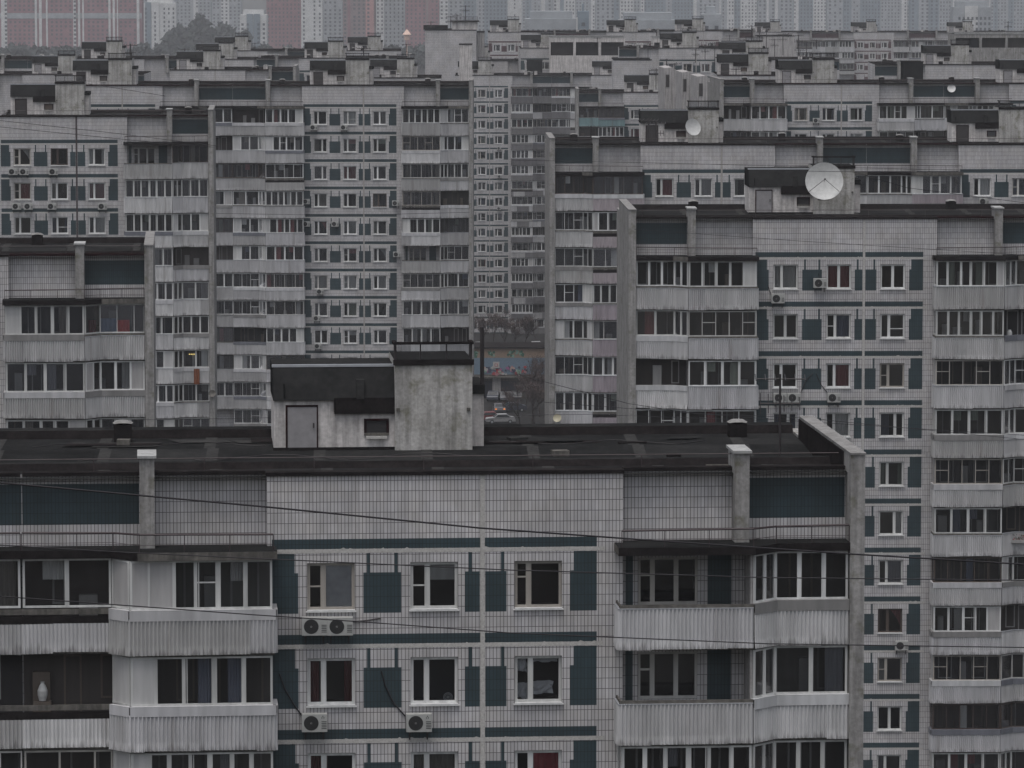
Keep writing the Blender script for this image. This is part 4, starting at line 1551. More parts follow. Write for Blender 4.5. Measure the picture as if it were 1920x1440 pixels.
dish(at(1545, 341, 32.4), 1.10, 'large white satellite dish on the lift tower of the right block', tilt=14, mast=.35)
dish(at(1298, 239, 23.8), 0.68, 'grey satellite dish leaning against the lift tower above the pinkish block', yaw=28, tilt=16, tripod=False)
dish(on_plane(B['upper_right'], 1784, 166, -0.0) and world_pt(B['upper_right'], on_plane(B['upper_right'], 1784, 166, 0.1)), 0.45, 'small pale dish on the dark blue panel at upper right', tripod=False)
dish(world_pt(B['mid_right'], on_plane(B['mid_right'], 1045, 784, -0.9)), 0.33, 'small yellowish dish on a low balcony of the pinkish block', 'dish_yellow', yaw=-15, tripod=False)
dish(world_pt(B['mid_left'], on_plane(B['mid_left'], 398, 738, -0.75)), 0.30, 'small dark dish low on the concrete fin of the left edge block', 'slab_concrete', tripod=False)


def aerial(px, py0, py1, s, label, kind=1, r=0.03):
    P, Q = at(px, py0, s), at(px, py1, s)
    h = Q.z - P.z
    t = thing('television_aerial', label, 'aerial', P, random.Random(label).uniform(-.6, .6), 'rooftop aerials')
    m = MB()
    m.tube([(0, 0, 0), (0, 0, h)], r, 'dark_metal', 6)
    m.obj('mast', t)
    if kind:
        z = h - 0.15
        for lvl in range(kind):
            a = MB()
            zz = z - 0.75 * lvl
            L = 0.75 - 0.15 * lvl
            a.tube([(-L, 0, zz), (L, 0, zz)], r * .55, 'dark_metal', 5)
            for i in range(6):
                x = -L + 2 * L * i / 5
                q = .34 - .025 * i
                a.tube([(x, -q * .35, zz - q * .9), (x, q * .35, zz + q * .9)] if lvl % 2 else [(x, -q, zz - .02), (x, q, zz + .12)], r * .4, 'dark_metal', 4)
            a.obj('yagi_array', t)
    return t


aerial(1462, 862, 700, 61.5, 'thin aerial mast standing on the front block roof before the right block', 2, .035)
aerial(904, 745, 612, 60.3, 'thick dark pole at the right side of the front lift tower', 0, .075)
AER = [(1373, 138, 82, 14), (1409, 130, 47, 12.5), (1437, 90, 53, 11.5), (1497, 118, 65, 13), (1531, 92, 74, 14), (1304, 118, 92, 11.5), (1368, 80, 66, 10),
       (375, 122, 86, 12.5), (347, 118, 91, 12.2), (245, 140, 82, 18), (682, 148, 88, 18), (845, 55, 30, 11.5), (857, 55, 27, 11.5), (873, 42, 10, 11), (1120, 100, 70, 10.5),
       (1185, 108, 80, 11), (1250, 150, 110, 15), (1265, 150, 118, 15), (1230, 168, 128, 13), (808, 52, 40, 11.3), (1478, 70, 62, 12), (1356, 140, 118, 14), (1380, 160, 128, 15.5),
       (478, 96, 80, 10), (762, 98, 82, 12), (1706, 95, 70, 12), (1500, 118, 92, 13.5), (1230, 262, 228, 24), (1216, 262, 222, 24), (1890, 70, 40, 11), (1108, 262, 236, 23)]
AERL = ['leftmost tall aerial mast of the group before the pale right towers', 'tallest aerial mast before the bright pale tower', 'aerial mast before the grey tower with thin white lines', 'aerial mast just left of the checkered grey tower',
        'aerial mast on the concrete lift tower of the upper right block', 'aerial mast over the dark blue panel right of the stepped gables', 'aerial mast at the end of the pale far roof strip',
        'aerial mast between dark wood and white glazed tower', 'aerial mast at the left edge of the dark wood', 'thin mast right of the lift tower at upper left', 'mast right of the stained lift tower on the middle block',
        'left one of two aerials on the hut of the pale gable block', 'second aerial on the hut of the pale gable block', 'slim aerial before the blue grey tower at top centre', 'aerial over the white roof line block',
        'aerial behind the lift tower with red parapet', 'aerial beside the stepped gables, left one', 'aerial beside the stepped gables, right one', 'aerial above the lift tower behind the alley', 'short aerial at the left edge of the pale gable block',
        'aerial over the grey block with dark coping', 'aerial between two cream lift housings', 'aerial on the roof edge right of the stepped gables', 'aerial on the small tower before the white glazed tower', 'aerial near the pale pointed turret',
        'aerial over the far dark red panel', 'aerial left of the black lift tower at right', 'aerial at the lift tower with the grey dish, right one', 'aerial at the lift tower with the grey dish, left one', 'aerial at the far right edge of the top roofs',
        'small aerial on the turquoise balcony block']
for i, (x, y0, y1, s) in enumerate(AER):
    aerial(x, y0, y1, s, AERL[i], 1 + i % 2, .06)
rng = random.Random(55)
for i, (x, y, s) in enumerate(((1322, 112, 13), (1340, 122, 14), (1395, 102, 13), (1452, 112, 13.5), (1468, 104, 12.5), (1512, 118, 14), (1424, 92, 12), (1215, 112, 12))):
    aerial(x, y, y - rng.uniform(26, 44), s, ('first', 'second', 'third', 'fourth', 'fifth', 'sixth', 'seventh', 'eighth')[(1, 2, 3, 5, 6, 7, 4, 0)[i]] + ' from the left of the thin stray aerials over the right far roofs', 2, .05)
# labels above are shared by look-alikes of one group

# washing in the left block
lb2 = B['left']
for (x0, x1, y0, y1, mat, col, lab) in ((186, 219, 597, 627, 'cloth_blue', (0.16, 0.22, 0.34), 'blue cloth drying on a balcony line beside the red one'),
                                       (220, 243, 600, 626, 'cloth_red', (0.75, 0.06, 0.05), 'red cloth drying on a balcony line beside the blue one'),
                                       (166, 180, 600, 624, 'cloth_wine', (0.20, 0.03, 0.04), 'dark wine cloth drying at the left end of the balcony line')):
    plain(mat, col, 0.9)
    a, c = on_plane(lb2, x0, y0, -.25), on_plane(lb2, x1, y1, -.25)
    m = MB()
    sheet(m, a.x, c.x, -.22, c.z, a.z, mat, 3, .03)
    o = m.obj('laundry', None, world_pt(lb2, (0, 0, 0)), lb2.rot)
    tag(o, lab, 'laundry', 'washing on the left balcony')
plain('cloth_orange', (0.16, 0.05, 0.02), 0.9)
ml = B['mid_left']
a, c = on_plane(ml, 363, 693, -1.3), on_plane(ml, 374, 722, -1.3)
m = MB()
sheet(m, a.x, c.x, -.56, c.z, a.z, 'cloth_orange', 2, .03)
tag(m.obj('laundry', None, world_pt(ml, (0, 0, 0)), ml.rot), 'orange rag hanging over a grey balcony front', 'laundry')
plain('lamp_glow', (0.8, 0.6, 0.2), 0.5, emit=((1.0, 0.75, 0.25), 0.8))
p = on_plane(ml, 360, 664, -.1)
m = MB()
for i in range(3):
    m.box(p.x - .25 + .18 * i, p.x - .13 + .18 * i, -.16, -.06, p.z - .04, p.z + .03, 'lamp_glow')
m.tube([(p.x, -.11, p.z + .04), (p.x, -.11, p.z + .35)], .01, 'dark_metal', 4)
tag(m.obj('ceiling_lamp', None, world_pt(ml, (0, 0, 0)), ml.rot), 'small lit yellow ceiling lamp inside a dark open balcony', 'lamp')
# vase in the open balcony of the front block
p = on_plane(fb, 80, 1318, 0.05)
m = MB()
prof = [(.0, .05), (.10, .07), (.14, .22), (.15, .36), (.10, .50), (.05, .58), (.06, .62)]
n = 16
for i in range(len(prof) - 1):
    for j in range(n):
        a, c = 2 * math.pi * j / n, 2 * math.pi * (j + 1) / n
        (r0, z0), (r1, z1) = prof[i], prof[i + 1]
        m.poly([(r0 * math.cos(a), r0 * math.sin(a), z0), (r0 * math.cos(c), r0 * math.sin(c), z0), (r1 * math.cos(c), r1 * math.sin(c), z1), (r1 * math.cos(a), r1 * math.sin(a), z1)], 'dish_white')
m.box(-.25, .25, -.15, .15, -1.0, .05, 'lining_frame')
tag(m.obj('vase', None, world_pt(fb, (p.x, 0.05, p.z))), 'pale tall vase on a stand in the dark open balcony at lower left', 'vase')

p = on_plane(fb, 840, 1307, 0.24)
m = MB()
m.disc((0, 0, 0), .14, 1, 'zinc', 20, .115)
m.disc((0, -.002, 0), .10, 1, 'ac_white', 20, .085)
m.disc((0, -.004, 0), .035, 1, 'ac_white', 12)
for k in range(10):
    m.box(-.12, .12, -.004, 0, -.003, .003, 'zinc', Matrix.Rotation(math.pi * k / 10, 4, 'Y'))
m.box(-.02, .02, -.01, .02, -.22, -.10, 'zinc')
m.box(-.08, .08, -.06, .06, -.25, -.22, 'zinc')
tag(m.obj('desk_fan', None, world_pt(fb, (p.x, .24, p.z)), fb.rot), 'small round desk fan in the lower right corner of a front block window', 'fan')
# jar and flower box on the right block balconies
p = on_plane(rb, 1894, 634, -.75)
m = MB()
pf = [(.0, 0), (.13, .01), (.15, .2), (.14, .34), (.09, .42), (.09, .46)]
for (r0, z0), (r1, z1) in zip(pf[:-1], pf[1:]):
    for j in range(12):
        a, c = 2 * math.pi * j / 12, 2 * math.pi * (j + 1) / 12
        m.poly([(r0 * math.cos(a), r0 * math.sin(a), z0), (r0 * math.cos(c), r0 * math.sin(c), z0), (r1 * math.cos(c), r1 * math.sin(c), z1), (r1 * math.cos(a), r1 * math.sin(a), z1)], 'dish_white')
tag(m.obj('jar', None, world_pt(rb, (p.x, -.5, p.z))), 'large pale glass jar on a balcony ledge at the right edge', 'jar')
plain('flower_red', (0.30, 0.05, 0.07), .8)
plain('plant_green', (0.04, 0.07, 0.035), .8)
p = on_plane(rb, 1905, 1012, -.6)
t = thing('flower_box', 'flower box with red blooms on a balcony rail at the right edge', 'flower box', world_pt(rb, (p.x, -.60, p.z)), rb.rot)
m = MB()
m.box(-.5, .5, -.1, .1, -.18, 0, 'lining_frame')
m.obj('trough', t)
m = MB()
rg = random.Random(4)
for i in range(90):
    c = Vector((rg.uniform(-.5, .5), rg.uniform(-.1, .1), rg.uniform(0, .28)))
    a = Vector((rg.uniform(-1, 1), rg.uniform(-1, 1), rg.uniform(-1, 1))).normalized() * .05
    b_ = Vector((rg.uniform(-1, 1), rg.uniform(-1, 1), rg.uniform(-1, 1))).normalized() * .05
    m.poly([c - a, c + b_, c + a, c - b_], 'flower_red' if i % 2 else 'plant_green')
m.obj('plants', t)

# ------------------------------------------------------------------ cables


def cable(pts, r, label, sag=0.0):
    P = [at(x, y, F_PX / d) for x, y, d in pts]
    out = []
    for i in range(len(P) - 1):
        for k in range(8):
            u = k / 8
            q = P[i].lerp(P[i + 1], u)
            q.z -= sag * 4 * u * (1 - u)
            out.append(q)
    out.append(P[-1])
    m = MB()
    m.tube(out, r, 'cable_black', 6)
    return tag(m.obj('overhead_cable'), label, 'cable', 'cables strung across the view')


cable([(-400, 868, 70), (0, 905, 72), (495, 950, 74), (900, 990, 76), (1205, 1012, 78), (1600, 1039, 80), (1920, 1058, 82), (2300, 1078, 84)], .016, 'thickest dark cable slanting across the pale top panels of the front block')
cable([(-400, 995, 84), (0, 1022, 86), (240, 1036, 87), (500, 1048, 88), (960, 1069, 90), (1440, 1083, 92), (1920, 1088, 94), (2300, 1091, 96)], .012, 'thin cable crossing just above the top windows of the front block')
cable([(-400, 1088, 84), (0, 1118, 86), (480, 1153, 88), (680, 1166, 89), (960, 1187, 90), (1440, 1207, 92), (1920, 1214, 94), (2300, 1217, 96)], .012, 'thin cable crossing below the top windows past the paired air conditioners')
cable([(960, 699, 215), (1010, 713, 218), (1180, 757, 224), (1300, 775, 228), (1500, 790, 236), (1920, 816, 250), (2300, 838, 260)], .014, 'thin wire falling across the pinkish balconies into the right block')
cable([(1020, 754, 215), (1300, 775, 225), (1500, 783, 235), (1920, 824, 250), (2300, 850, 260)], .014, 'second thin wire just above the front roof edge on the right')
cable([(-300, 195, 355), (0, 226, 357), (200, 248, 360), (330, 264, 362), (410, 274, 365)], .022, 'upper wire slanting over the tiled top of the left edge block')
cable([(-300, 208, 355), (0, 238, 357), (160, 254, 360), (240, 262, 362), (400, 276, 365)], .022, 'lower wire slanting over the tiled top of the left edge block')
cable([(165, 157, 450), (260, 172, 452), (310, 180, 454)], .026, 'short wire slanting down the tiled top of the middle block')
cable([(-300, 783, 215), (0, 784, 216), (300, 787, 218), (520, 783, 219)], .012, 'level wire in front of the lowest balconies of the washing block')
cable([(905, 788, 160), (1000, 778, 190), (1110, 777, 200), (1420, 788, 215)], .010, 'pale level wire over the alley above the front roof')
cable([(1440, 320, 240), (1600, 322, 244), (1700, 352, 246), (1920, 380, 250)], .014, 'wire looping past the big dish to the right edge')
cable([(960, 300, 330), (1200, 305, 335), (1500, 312, 340), (1920, 322, 350)], .018, 'long level wire over the tiled strip above the pinkish block')
cable([(405, 400, 440), (640, 404, 445), (880, 398, 450)], .020, 'faint wire crossing the middle block windows')
cable([(1190, 430, 240), (1500, 452, 246), (1920, 478, 252)], .012, 'wire crossing the tiled top strip of the right block')

# ------------------------------------------------------------------ the alley: low mural building, cars, trees
rough_mat('asphalt', (0.020, 0.0195, 0.020), (0.030, 0.029, 0.029), 0.12, 1.0, False)
plain('beige_paint', (0.27, 0.20, 0.15), 0.8)
plain('blue_paint', (0.14, 0.20, 0.26), 0.8)
plain('leaf_paint', (0.05, 0.13, 0.09), 0.8)
plain('door_blue', (0.018, 0.02, 0.035), 0.7)
rand_mat('car_paint', [(0.03, 0.03, 0.035), (0.16, 0.03, 0.03), (0.05, 0.055, 0.07), (0.10, 0.10, 0.11), (0.02, 0.03, 0.05)], 0.3, False)
plain('car_white', (0.30, 0.30, 0.305), 0.35)
plain('tyre', (0.015, 0.015, 0.015), 0.8)
plain('car_glass', (0.02, 0.022, 0.025), 0.1)
plain('tail_light', (0.5, 0.1, 0.02), 0.4, emit=((1.0, 0.3, 0.05), 0.9))
GRAF = []
for i, c in enumerate([(0.34, 0.06, 0.07), (0.28, 0.10, 0.22), (0.42, 0.30, 0.26), (0.40, 0.39, 0.38), (0.05, 0.05, 0.09), (0.20, 0.33, 0.26), (0.36, 0.18, 0.2)]):
    plain('spray_paint_%d' % i, c, 0.7)
    GRAF.append('spray_paint_%d' % i)

P = at(872, 748, 12.06)
P.z = 0
W, Hm = 16.0, 8.0
g = thing('low_building', 'low flat building in the alley with a beige and blue mural and dark garage doors', 'building', P, 0.0)
m = MB()
grid_wall(m, 0, (0, W, 0, Hm, 'slab_concrete'), [(0, W, 6.5, Hm - .05, 'beige_paint'), (0, W, 3.9, 6.5, 'blue_paint'), (0, 4.2, 0.2, 2.9, None), (5.6, 8.0, 0.2, 2.9, None)])
m.poly([(0, 0, 0), (0, 9, 0), (0, 9, Hm), (0, 0, Hm)], 'slab_concrete')
m.poly([(W, 0, 0), (W, 9, 0), (W, 9, Hm), (W, 0, Hm)], 'slab_concrete')
m.poly([(0, 9, 0), (0, 9, Hm), (W, 9, Hm), (W, 9, 0)], 'slab_concrete')
m.obj('wall', g)
m = MB()
m.box(-.1, W + .1, -.25, 9.1, Hm, Hm + .18, 'dark_edge')
m.obj('roof', g)
for a, c in ((0, 4.2), (5.6, 8.0)):
    m = MB()
    m.box(a + .01, c - .01, .25, .33, .2, 2.9, 'door_blue')
    for k in range(3):
        x = a + (c - a) * (k + .5) / 3
        m.box(x - .03, x + .03, .2, .25, .2, 2.9, 'dark_metal')
    m.obj('garage_door', g)
m = MB()
m.box(-.05, W + .05, -.7, -.004, 3.35, 3.6, 'slab_concrete')
m.box(4.25, 5.55, -.15, -.005, 0, 3.35, 'concrete_pale')
m.obj('canopy', g)
rng = random.Random(77)
m = MB()


def blob(m, cx, cz, r, mat, y, n=11, spike=.5):
    pts = []
    for i in range(n):
        a = 2 * math.pi * i / n
        q = r * (1 - spike * rng.random())
        pts.append((cx + q * math.cos(a), y, cz + q * math.sin(a)))
    m.poly(pts, mat)


k = 0
for cx in (1.4, 4.2, 7.0, 8.6):
    for j in range(8):
        blob(m, cx + rng.uniform(-.5, .5), 6.6 + rng.uniform(.1, .95), .34, 'leaf_paint' if j % 3 else 'spray_paint_5', -.004 - .0015 * k, 9, .7)
        k += 1
for j in range(46):
    cx = rng.uniform(2.9, 9.5)
    blob(m, cx, rng.uniform(3.9, 5.1), rng.uniform(.15, .5), rng.choice(GRAF), -.004 - .0015 * k, 8, .6)
    k += 1
m.box(4.35, 5.35, -.16, -.15, 4.9, 5.9, 'spray_paint_3')
m.box(4.6, 5.1, -.166, -.161, 5.15, 5.6, 'spray_paint_0')
m.box(4.68, 5.02, -.172, -.167, 5.22, 5.52, 'spray_paint_3')
m.obj('mural', g)

CARP = {}


def car(loc, rz, label, paint='car_paint', lit=False):
    key = paint
    if key not in CARP:
        L, Wd = 4.3, 1.74
        bd, gl, wh, ty = MB(), MB(), MB(), MB()
        prof = [(-2.15, .35), (-2.12, .72), (-1.95, .86), (-1.05, .93), (-.45, 1.40), (.9, 1.44), (1.55, 1.0), (2.05, .95), (2.15, .6), (2.12, .35)]
        lo = [(x, -Wd / 2 + (.10 if z > 1.1 else 0), z) for x, z in prof]
        hi = [(x, Wd / 2 - (.10 if z > 1.1 else 0), z) for x, z in prof]
        bd.poly(lo, paint)
        bd.poly(hi[::-1], paint)
        for i in range(len(prof)):
            j = (i + 1) % len(prof)
            bd.poly([lo[i], lo[j], hi[j], hi[i]], paint)
        gl.poly([(-1.0, -.70, .96), (-.50, -.66, 1.37), (-.50, .66, 1.37), (-1.0, .70, .96)], 'car_glass')
        gl.poly([(1.5, -.68, 1.02), (.95, -.64, 1.40), (.95, .64, 1.40), (1.5, .68, 1.02)], 'car_glass')
        for v in gl.v[:]:
            pass
        gl.v = [(x - .012 if x < 0 else x + .012, y, z + .012) for x, y, z in gl.v]
        for sgn in (-1, 1):
            yy = sgn * (Wd / 2 + .006)
            y2 = sgn * (Wd / 2 - .10 + .012)
            gl.poly([(-.85, yy, .97), (1.35, yy, 1.0), (.85, y2, 1.38), (-.42, y2, 1.35)], 'car_glass')
            for x in (-1.35, 1.35):
                n = 14
                c = [(x + .31 * math.cos(2 * math.pi * q / n), .31 + .31 * math.sin(2 * math.pi * q / n)) for q in range(n)]
                ya, yb = sgn * (Wd / 2 - .2), sgn * (Wd / 2 + .015)
                wh.poly([(a, yb, z) for a, z in c], 'tyre')
                for q in range(n):
                    a, d = c[q], c[(q + 1) % n]
                    wh.poly([(a[0], ya, a[1]), (d[0], ya, d[1]), (d[0], yb, d[1]), (a[0], yb, a[1])], 'tyre')
                wh.poly([(x + .18 * math.cos(2 * math.pi * q / n), yb + sgn * .006, .31 + .18 * math.sin(2 * math.pi * q / n)) for q in range(n)], 'zinc')
        CARP[key] = (bd.mesh('body'), gl.mesh('car_window'), wh.mesh('wheels_set'))
    t = thing('parked_car', label, 'car', loc, rz, 'cars parked in the alley')
    bd, gl, wh = CARP[key]
    link('body', bd, t)
    link('car_window', gl, t)
    link('running_gear', wh, t)
    if lit:
        m = MB()
        m.box(2.15, 2.19, -.75, -.5, .7, .82, 'tail_light')
        m.box(2.15, 2.19, .5, .75, .7, .82, 'tail_light')
        m.obj('tail_light', t)
    return t


for (x, y, rz, pt, lit, lab) in (
        (925, 751, 1.5, 'car_paint', False, 'dark car parked nose to the garage doors in the alley'),
        (948, 752, 1.6, 'car_paint', False, 'dark car second from the lift tower before the garage doors'),
        (968, 751, 1.55, 'car_paint', False, 'dark car beside the bare tree before the garage doors'),
        (936, 774, -1.5, 'car_paint', True, 'dark car with orange tail light in the alley'),
        (960, 772, .2, 'car_paint', False, 'car half hidden by wire and twigs in the middle of the alley'),
        (938, 794, .15, 'car_white', False, 'white car nearest the front roof in the alley'),
        (915, 790, .1, 'car_paint', False, 'car beside the nearest white one at the foot of the alley')):
    q = ground_at(x, y)
    car((q.x, q.y, 0.02), rz, lab, pt, lit)
for (x, y, s, rz, lab) in ((897, 641, 10.9, 0.05, 'white van roof behind the mural building on the left'), (1002, 640, 10.9, 0.0, 'white car roof behind the mural building on the right')):
    q = at(x, y, s)
    car((q.x, q.y, q.z - 1.45), rz, lab, 'car_white')


def bark():
    rough_mat('bark', (0.035, 0.026, 0.025), (0.06, 0.045, 0.042), 3, 12, False)


bark()
plain('twig', (0.045, 0.03, 0.032), 0.9)
plain('dry_leaf', (0.07, 0.045, 0.04), 0.9)


def bare_tree(loc, h, label, seed, spread=0.55, group='bare trees in the alley'):
    rng = random.Random(seed)
    t = thing('bare_tree', label, 'tree', loc, 0, group)
    tr, tw = MB(), MB()

    def grow(p, d, L, r, lv):
        n = 3
        pts = [p]
        for i in range(n):
            d = (d + Vector((rng.uniform(-.18, .18), rng.uniform(-.18, .18), rng.uniform(-.05, .12)))).normalized()
            p = p + d * (L / n)
            pts.append(p)
        (tr if lv < 2 else tw).tube(pts, r, 'bark' if lv < 2 else 'twig', 5 if lv < 2 else 3, r * .6)
        if lv >= 5:
            for _ in range(5):
                q = pts[-1] + Vector((rng.uniform(-.2, .2), rng.uniform(-.2, .2), rng.uniform(-.2, .2)))
                a = Vector((rng.uniform(-1, 1), rng.uniform(-1, 1), rng.uniform(-1, 1))).normalized() * .10
                b_ = Vector((rng.uniform(-1, 1), rng.uniform(-1, 1), rng.uniform(-1, 1))).normalized() * .07
                tw.poly([q, q + a, q + a + b_, q + b_], 'dry_leaf')
            return
        for i in range(3 if lv < 4 else 4):
            q = pts[rng.choice((1, 2, 3)) if lv else rng.choice((2, 3))]
            dd = (d + Vector((rng.uniform(-1, 1), rng.uniform(-1, 1), rng.uniform(-.2, .9))) * spread * 1.4).normalized()
            grow(q, dd, L * rng.uniform(.62, .8), max(.022, r * .6), lv + 1)

    grow(Vector((0, 0, 0)), Vector((0, 0, 1)), h * .36, .11, 0)
    tr.obj('trunk', t)
    tw.obj('crown', t)


for i, (x, y, h, lab) in enumerate(((998, 800, 9.5, 'bare twiggy tree nearest the front roof in the alley'), (1012, 782, 9.5, 'bare twiggy tree against the concrete fin of the pinkish block'),
                                    (985, 768, 6.0, 'small bare tree in front of the mural building'), (1024, 770, 8.5, 'bare tree half hidden by the concrete fin in the alley'),
                                    (976, 806, 7.5, 'low spreading bare tree beside the white car at the foot of the alley'), (1004, 812, 9.0, 'bare tree closest to the front roof under the level wire'))):
    q = ground_at(x, y)
    bare_tree((q.x, q.y, 0), h, lab, 300 + i)
for i, (x, s, h) in enumerate(((886, 10.75, 5.2), (905, 10.8, 5.6), (925, 10.7, 4.8), (945, 10.75, 5.4), (966, 10.8, 4.6), (985, 10.7, 5.5), (1008, 10.75, 5.0))):
    q = at(x, 640, s)
    bare_tree((q.x, q.y, 0), h + 1.6, ('first', 'second', 'third', 'fourth', 'fifth', 'sixth', 'seventh')[i] + ' from the left of the dark bare trees behind the mural building', 320 + i, .7, 'bare trees behind the mural building')

# ------------------------------------------------------------------ ground
m = MB()
m.poly([(-2600, 60, 0), (2600, 60, 0), (2600, 5200, 0), (-2600, 5200, 0)], 'asphalt')
tag(m.obj('ground'), 'dark asphalt ground between the blocks', None, None, 'structure')

# ------------------------------------------------------------------ far hazy towers
rough_mat('pink_brick', (0.25, 0.125, 0.135), (0.21, 0.105, 0.118), .03, .2, False)
rough_mat('salmon_render', (0.42, 0.22, 0.21), (0.38, 0.2, 0.19), .03, .2, False)
rough_mat('white_render', (0.52, 0.52, 0.51), (0.45, 0.45, 0.45), .03, .2, False)
rough_mat('grey_render', (0.30, 0.315, 0.33), (0.25, 0.265, 0.28), .03, .2, False)
rough_mat('blue_render', (0.18, 0.215, 0.245), (0.15, 0.185, 0.215), .03, .2, False)
rough_mat('brown_render', (0.26, 0.19, 0.19), (0.17, 0.13, 0.135), .03, .2, False)
plain('far_window', (0.035, 0.04, 0.05), 0.3)
TOWER_N = [0]


def tower(label, px0, px1, s, hgt, wall, strips=(), depth=18.0, bands=(), win=(3.1, 1.5), rot=0.0, skip=()):
    """strips: (px from, px to, material) vertical bays standing slightly proud; bands: (photo y0, y1, material)"""
    base = at((px0 + px1) / 2, -99 + 70 * s, s)
    W = (px1 - px0) / s
    t = thing('tower_block', label, 'tower block', (base.x, base.y, 0), math.radians(rot), 'hazy tower blocks on the skyline')
    w = MB()
    w.box(-W / 2, W / 2, 0, depth, 0, hgt, wall)
    w.box(-W / 2 + 2, W / 2 - 2, 3, depth - 3, hgt + .003, hgt + 3, wall)
    w.obj('wall', t)
    pc = (px0 + px1) / 2
    solid = []
    for a, c, mt in strips:
        st = MB()
        x0, x1 = (a - pc) / s, (c - pc) / s
        st.box(x0, x1, -.9, -.004, 0, hgt + .6, mt)
        st.obj('stair_bay' if mt != 'blue_render' else 'loggia_bay', t)
        solid.append((x0, x1, mt))
    for y0, y1, mt in bands:
        bd = MB()
        z0, z1 = 70 - (y1 + 99) / s, 70 - (y0 + 99) / s
        bd.box(-W / 2 - .1, W / 2 + .1, -.35, -.005, z0, z1, mt)
        bd.obj('cornice_band', t)
    wn_ = MB()
    rng = random.Random(px0)
    nfl = int((hgt - 3) / 2.8)
    step, ww = win
    nx = int(W / step)
    for i in range(nx):
        x = -W / 2 + (i + .5) * W / nx
        y = -.02
        for a, c, mt in solid:
            if a - ww / 2 < x < c + ww / 2:
                y = -.92 if a + ww * .4 < x < c - ww * .4 else None
        if y is None:
            continue
        for k in range(nfl):
            z = 1.6 + 2.8 * k
            if rng.random() < .06:
                continue
            wn_.poly([(x - ww / 2, y, z), (x + ww / 2, y, z), (x + ww / 2, y, z + 1.5), (x - ww / 2, y, z + 1.5)], 'far_window')
    o = wn_.obj('windows', t)
    o['kind'] = 'stuff'
    return t


tower('wide pink hazy tower block with white vertical stripes, top left corner', -70, 266, 2.75, 75, 'pink_brick',
      [(3, 14, 'white_render'), (66, 70, 'white_render'), (74, 79, 'white_render'), (87, 90, 'white_render'), (138, 143, 'white_render'), (147, 151, 'white_render'), (155, 158, 'white_render'),
       (204, 208, 'white_render'), (212, 216, 'white_render'), (220, 222, 'white_render'), (257, 262, 'white_render')], bands=((24, 34, 'grey_render'),))
tower('white slab tower with a dark window strip right of the pink block', 270, 330, 2.9, 34, 'white_render', [(273, 284, 'blue_render'), (285, 299, 'white_render')], win=(2.6, 1.1))
tower('pale grey hazy tower behind the white slab tower', 262, 330, 2.5, 66, 'grey_render')
tower('hazy violet grey tower rising behind the dark wood', 330, 395, 2.3, 80, 'grey_render', [(363, 372, 'white_render')])
tower('pale hazy tower just left of the white tower with dark front', 398, 452, 2.35, 72, 'grey_render', [(415, 430, 'white_render')])
tower('white tower with a dark glazed front at left of centre', 450, 500, 3.0, 28, 'white_render', [(463, 475, 'blue_render'), (476, 488, 'blue_render')])
tower('tall pinkish brown tower right of the white tower', 500, 564, 2.7, 80, 'pink_brick', win=(2.4, 1.2))
tower('narrow white tower between the pinkish and grey ones', 565, 605, 2.75, 80, 'white_render', [(580, 604, 'white_render')], win=(3.4, 1.2))
tower('blue grey tower beside the narrow white one', 606, 642, 2.6, 78, 'grey_render')
tower('rosy brown tower with a bright salmon stripe', 643, 704, 2.7, 80, 'brown_render', [(686, 701, 'salmon_render'), (652, 657, 'pink_brick')])
tower('pale greenish grey tower right of the salmon stripe', 705, 759, 2.7, 80, 'grey_render', [(706, 720, 'white_render')], win=(2.6, 1.1))
tower('brownish pink tower just left of the blank gable block', 760, 823, 2.75, 80, 'pink_brick', [(799, 803, 'brown_render')], win=(2.6, 1.2))
tower('pale tower with blank grey flank above the aerials of the gable block', 824, 868, 2.6, 78, 'grey_render', [(825, 840, 'white_render')])
tower('dark blue grey tower left of the bright white edge at top centre', 869, 951, 2.6, 80, 'blue_render', [(893, 908, 'grey_render')], win=(2.6, 1.2))
tower('bright white hazy tower edge at top centre', 952, 978, 2.5, 80, 'white_render', win=(9, 1.0))
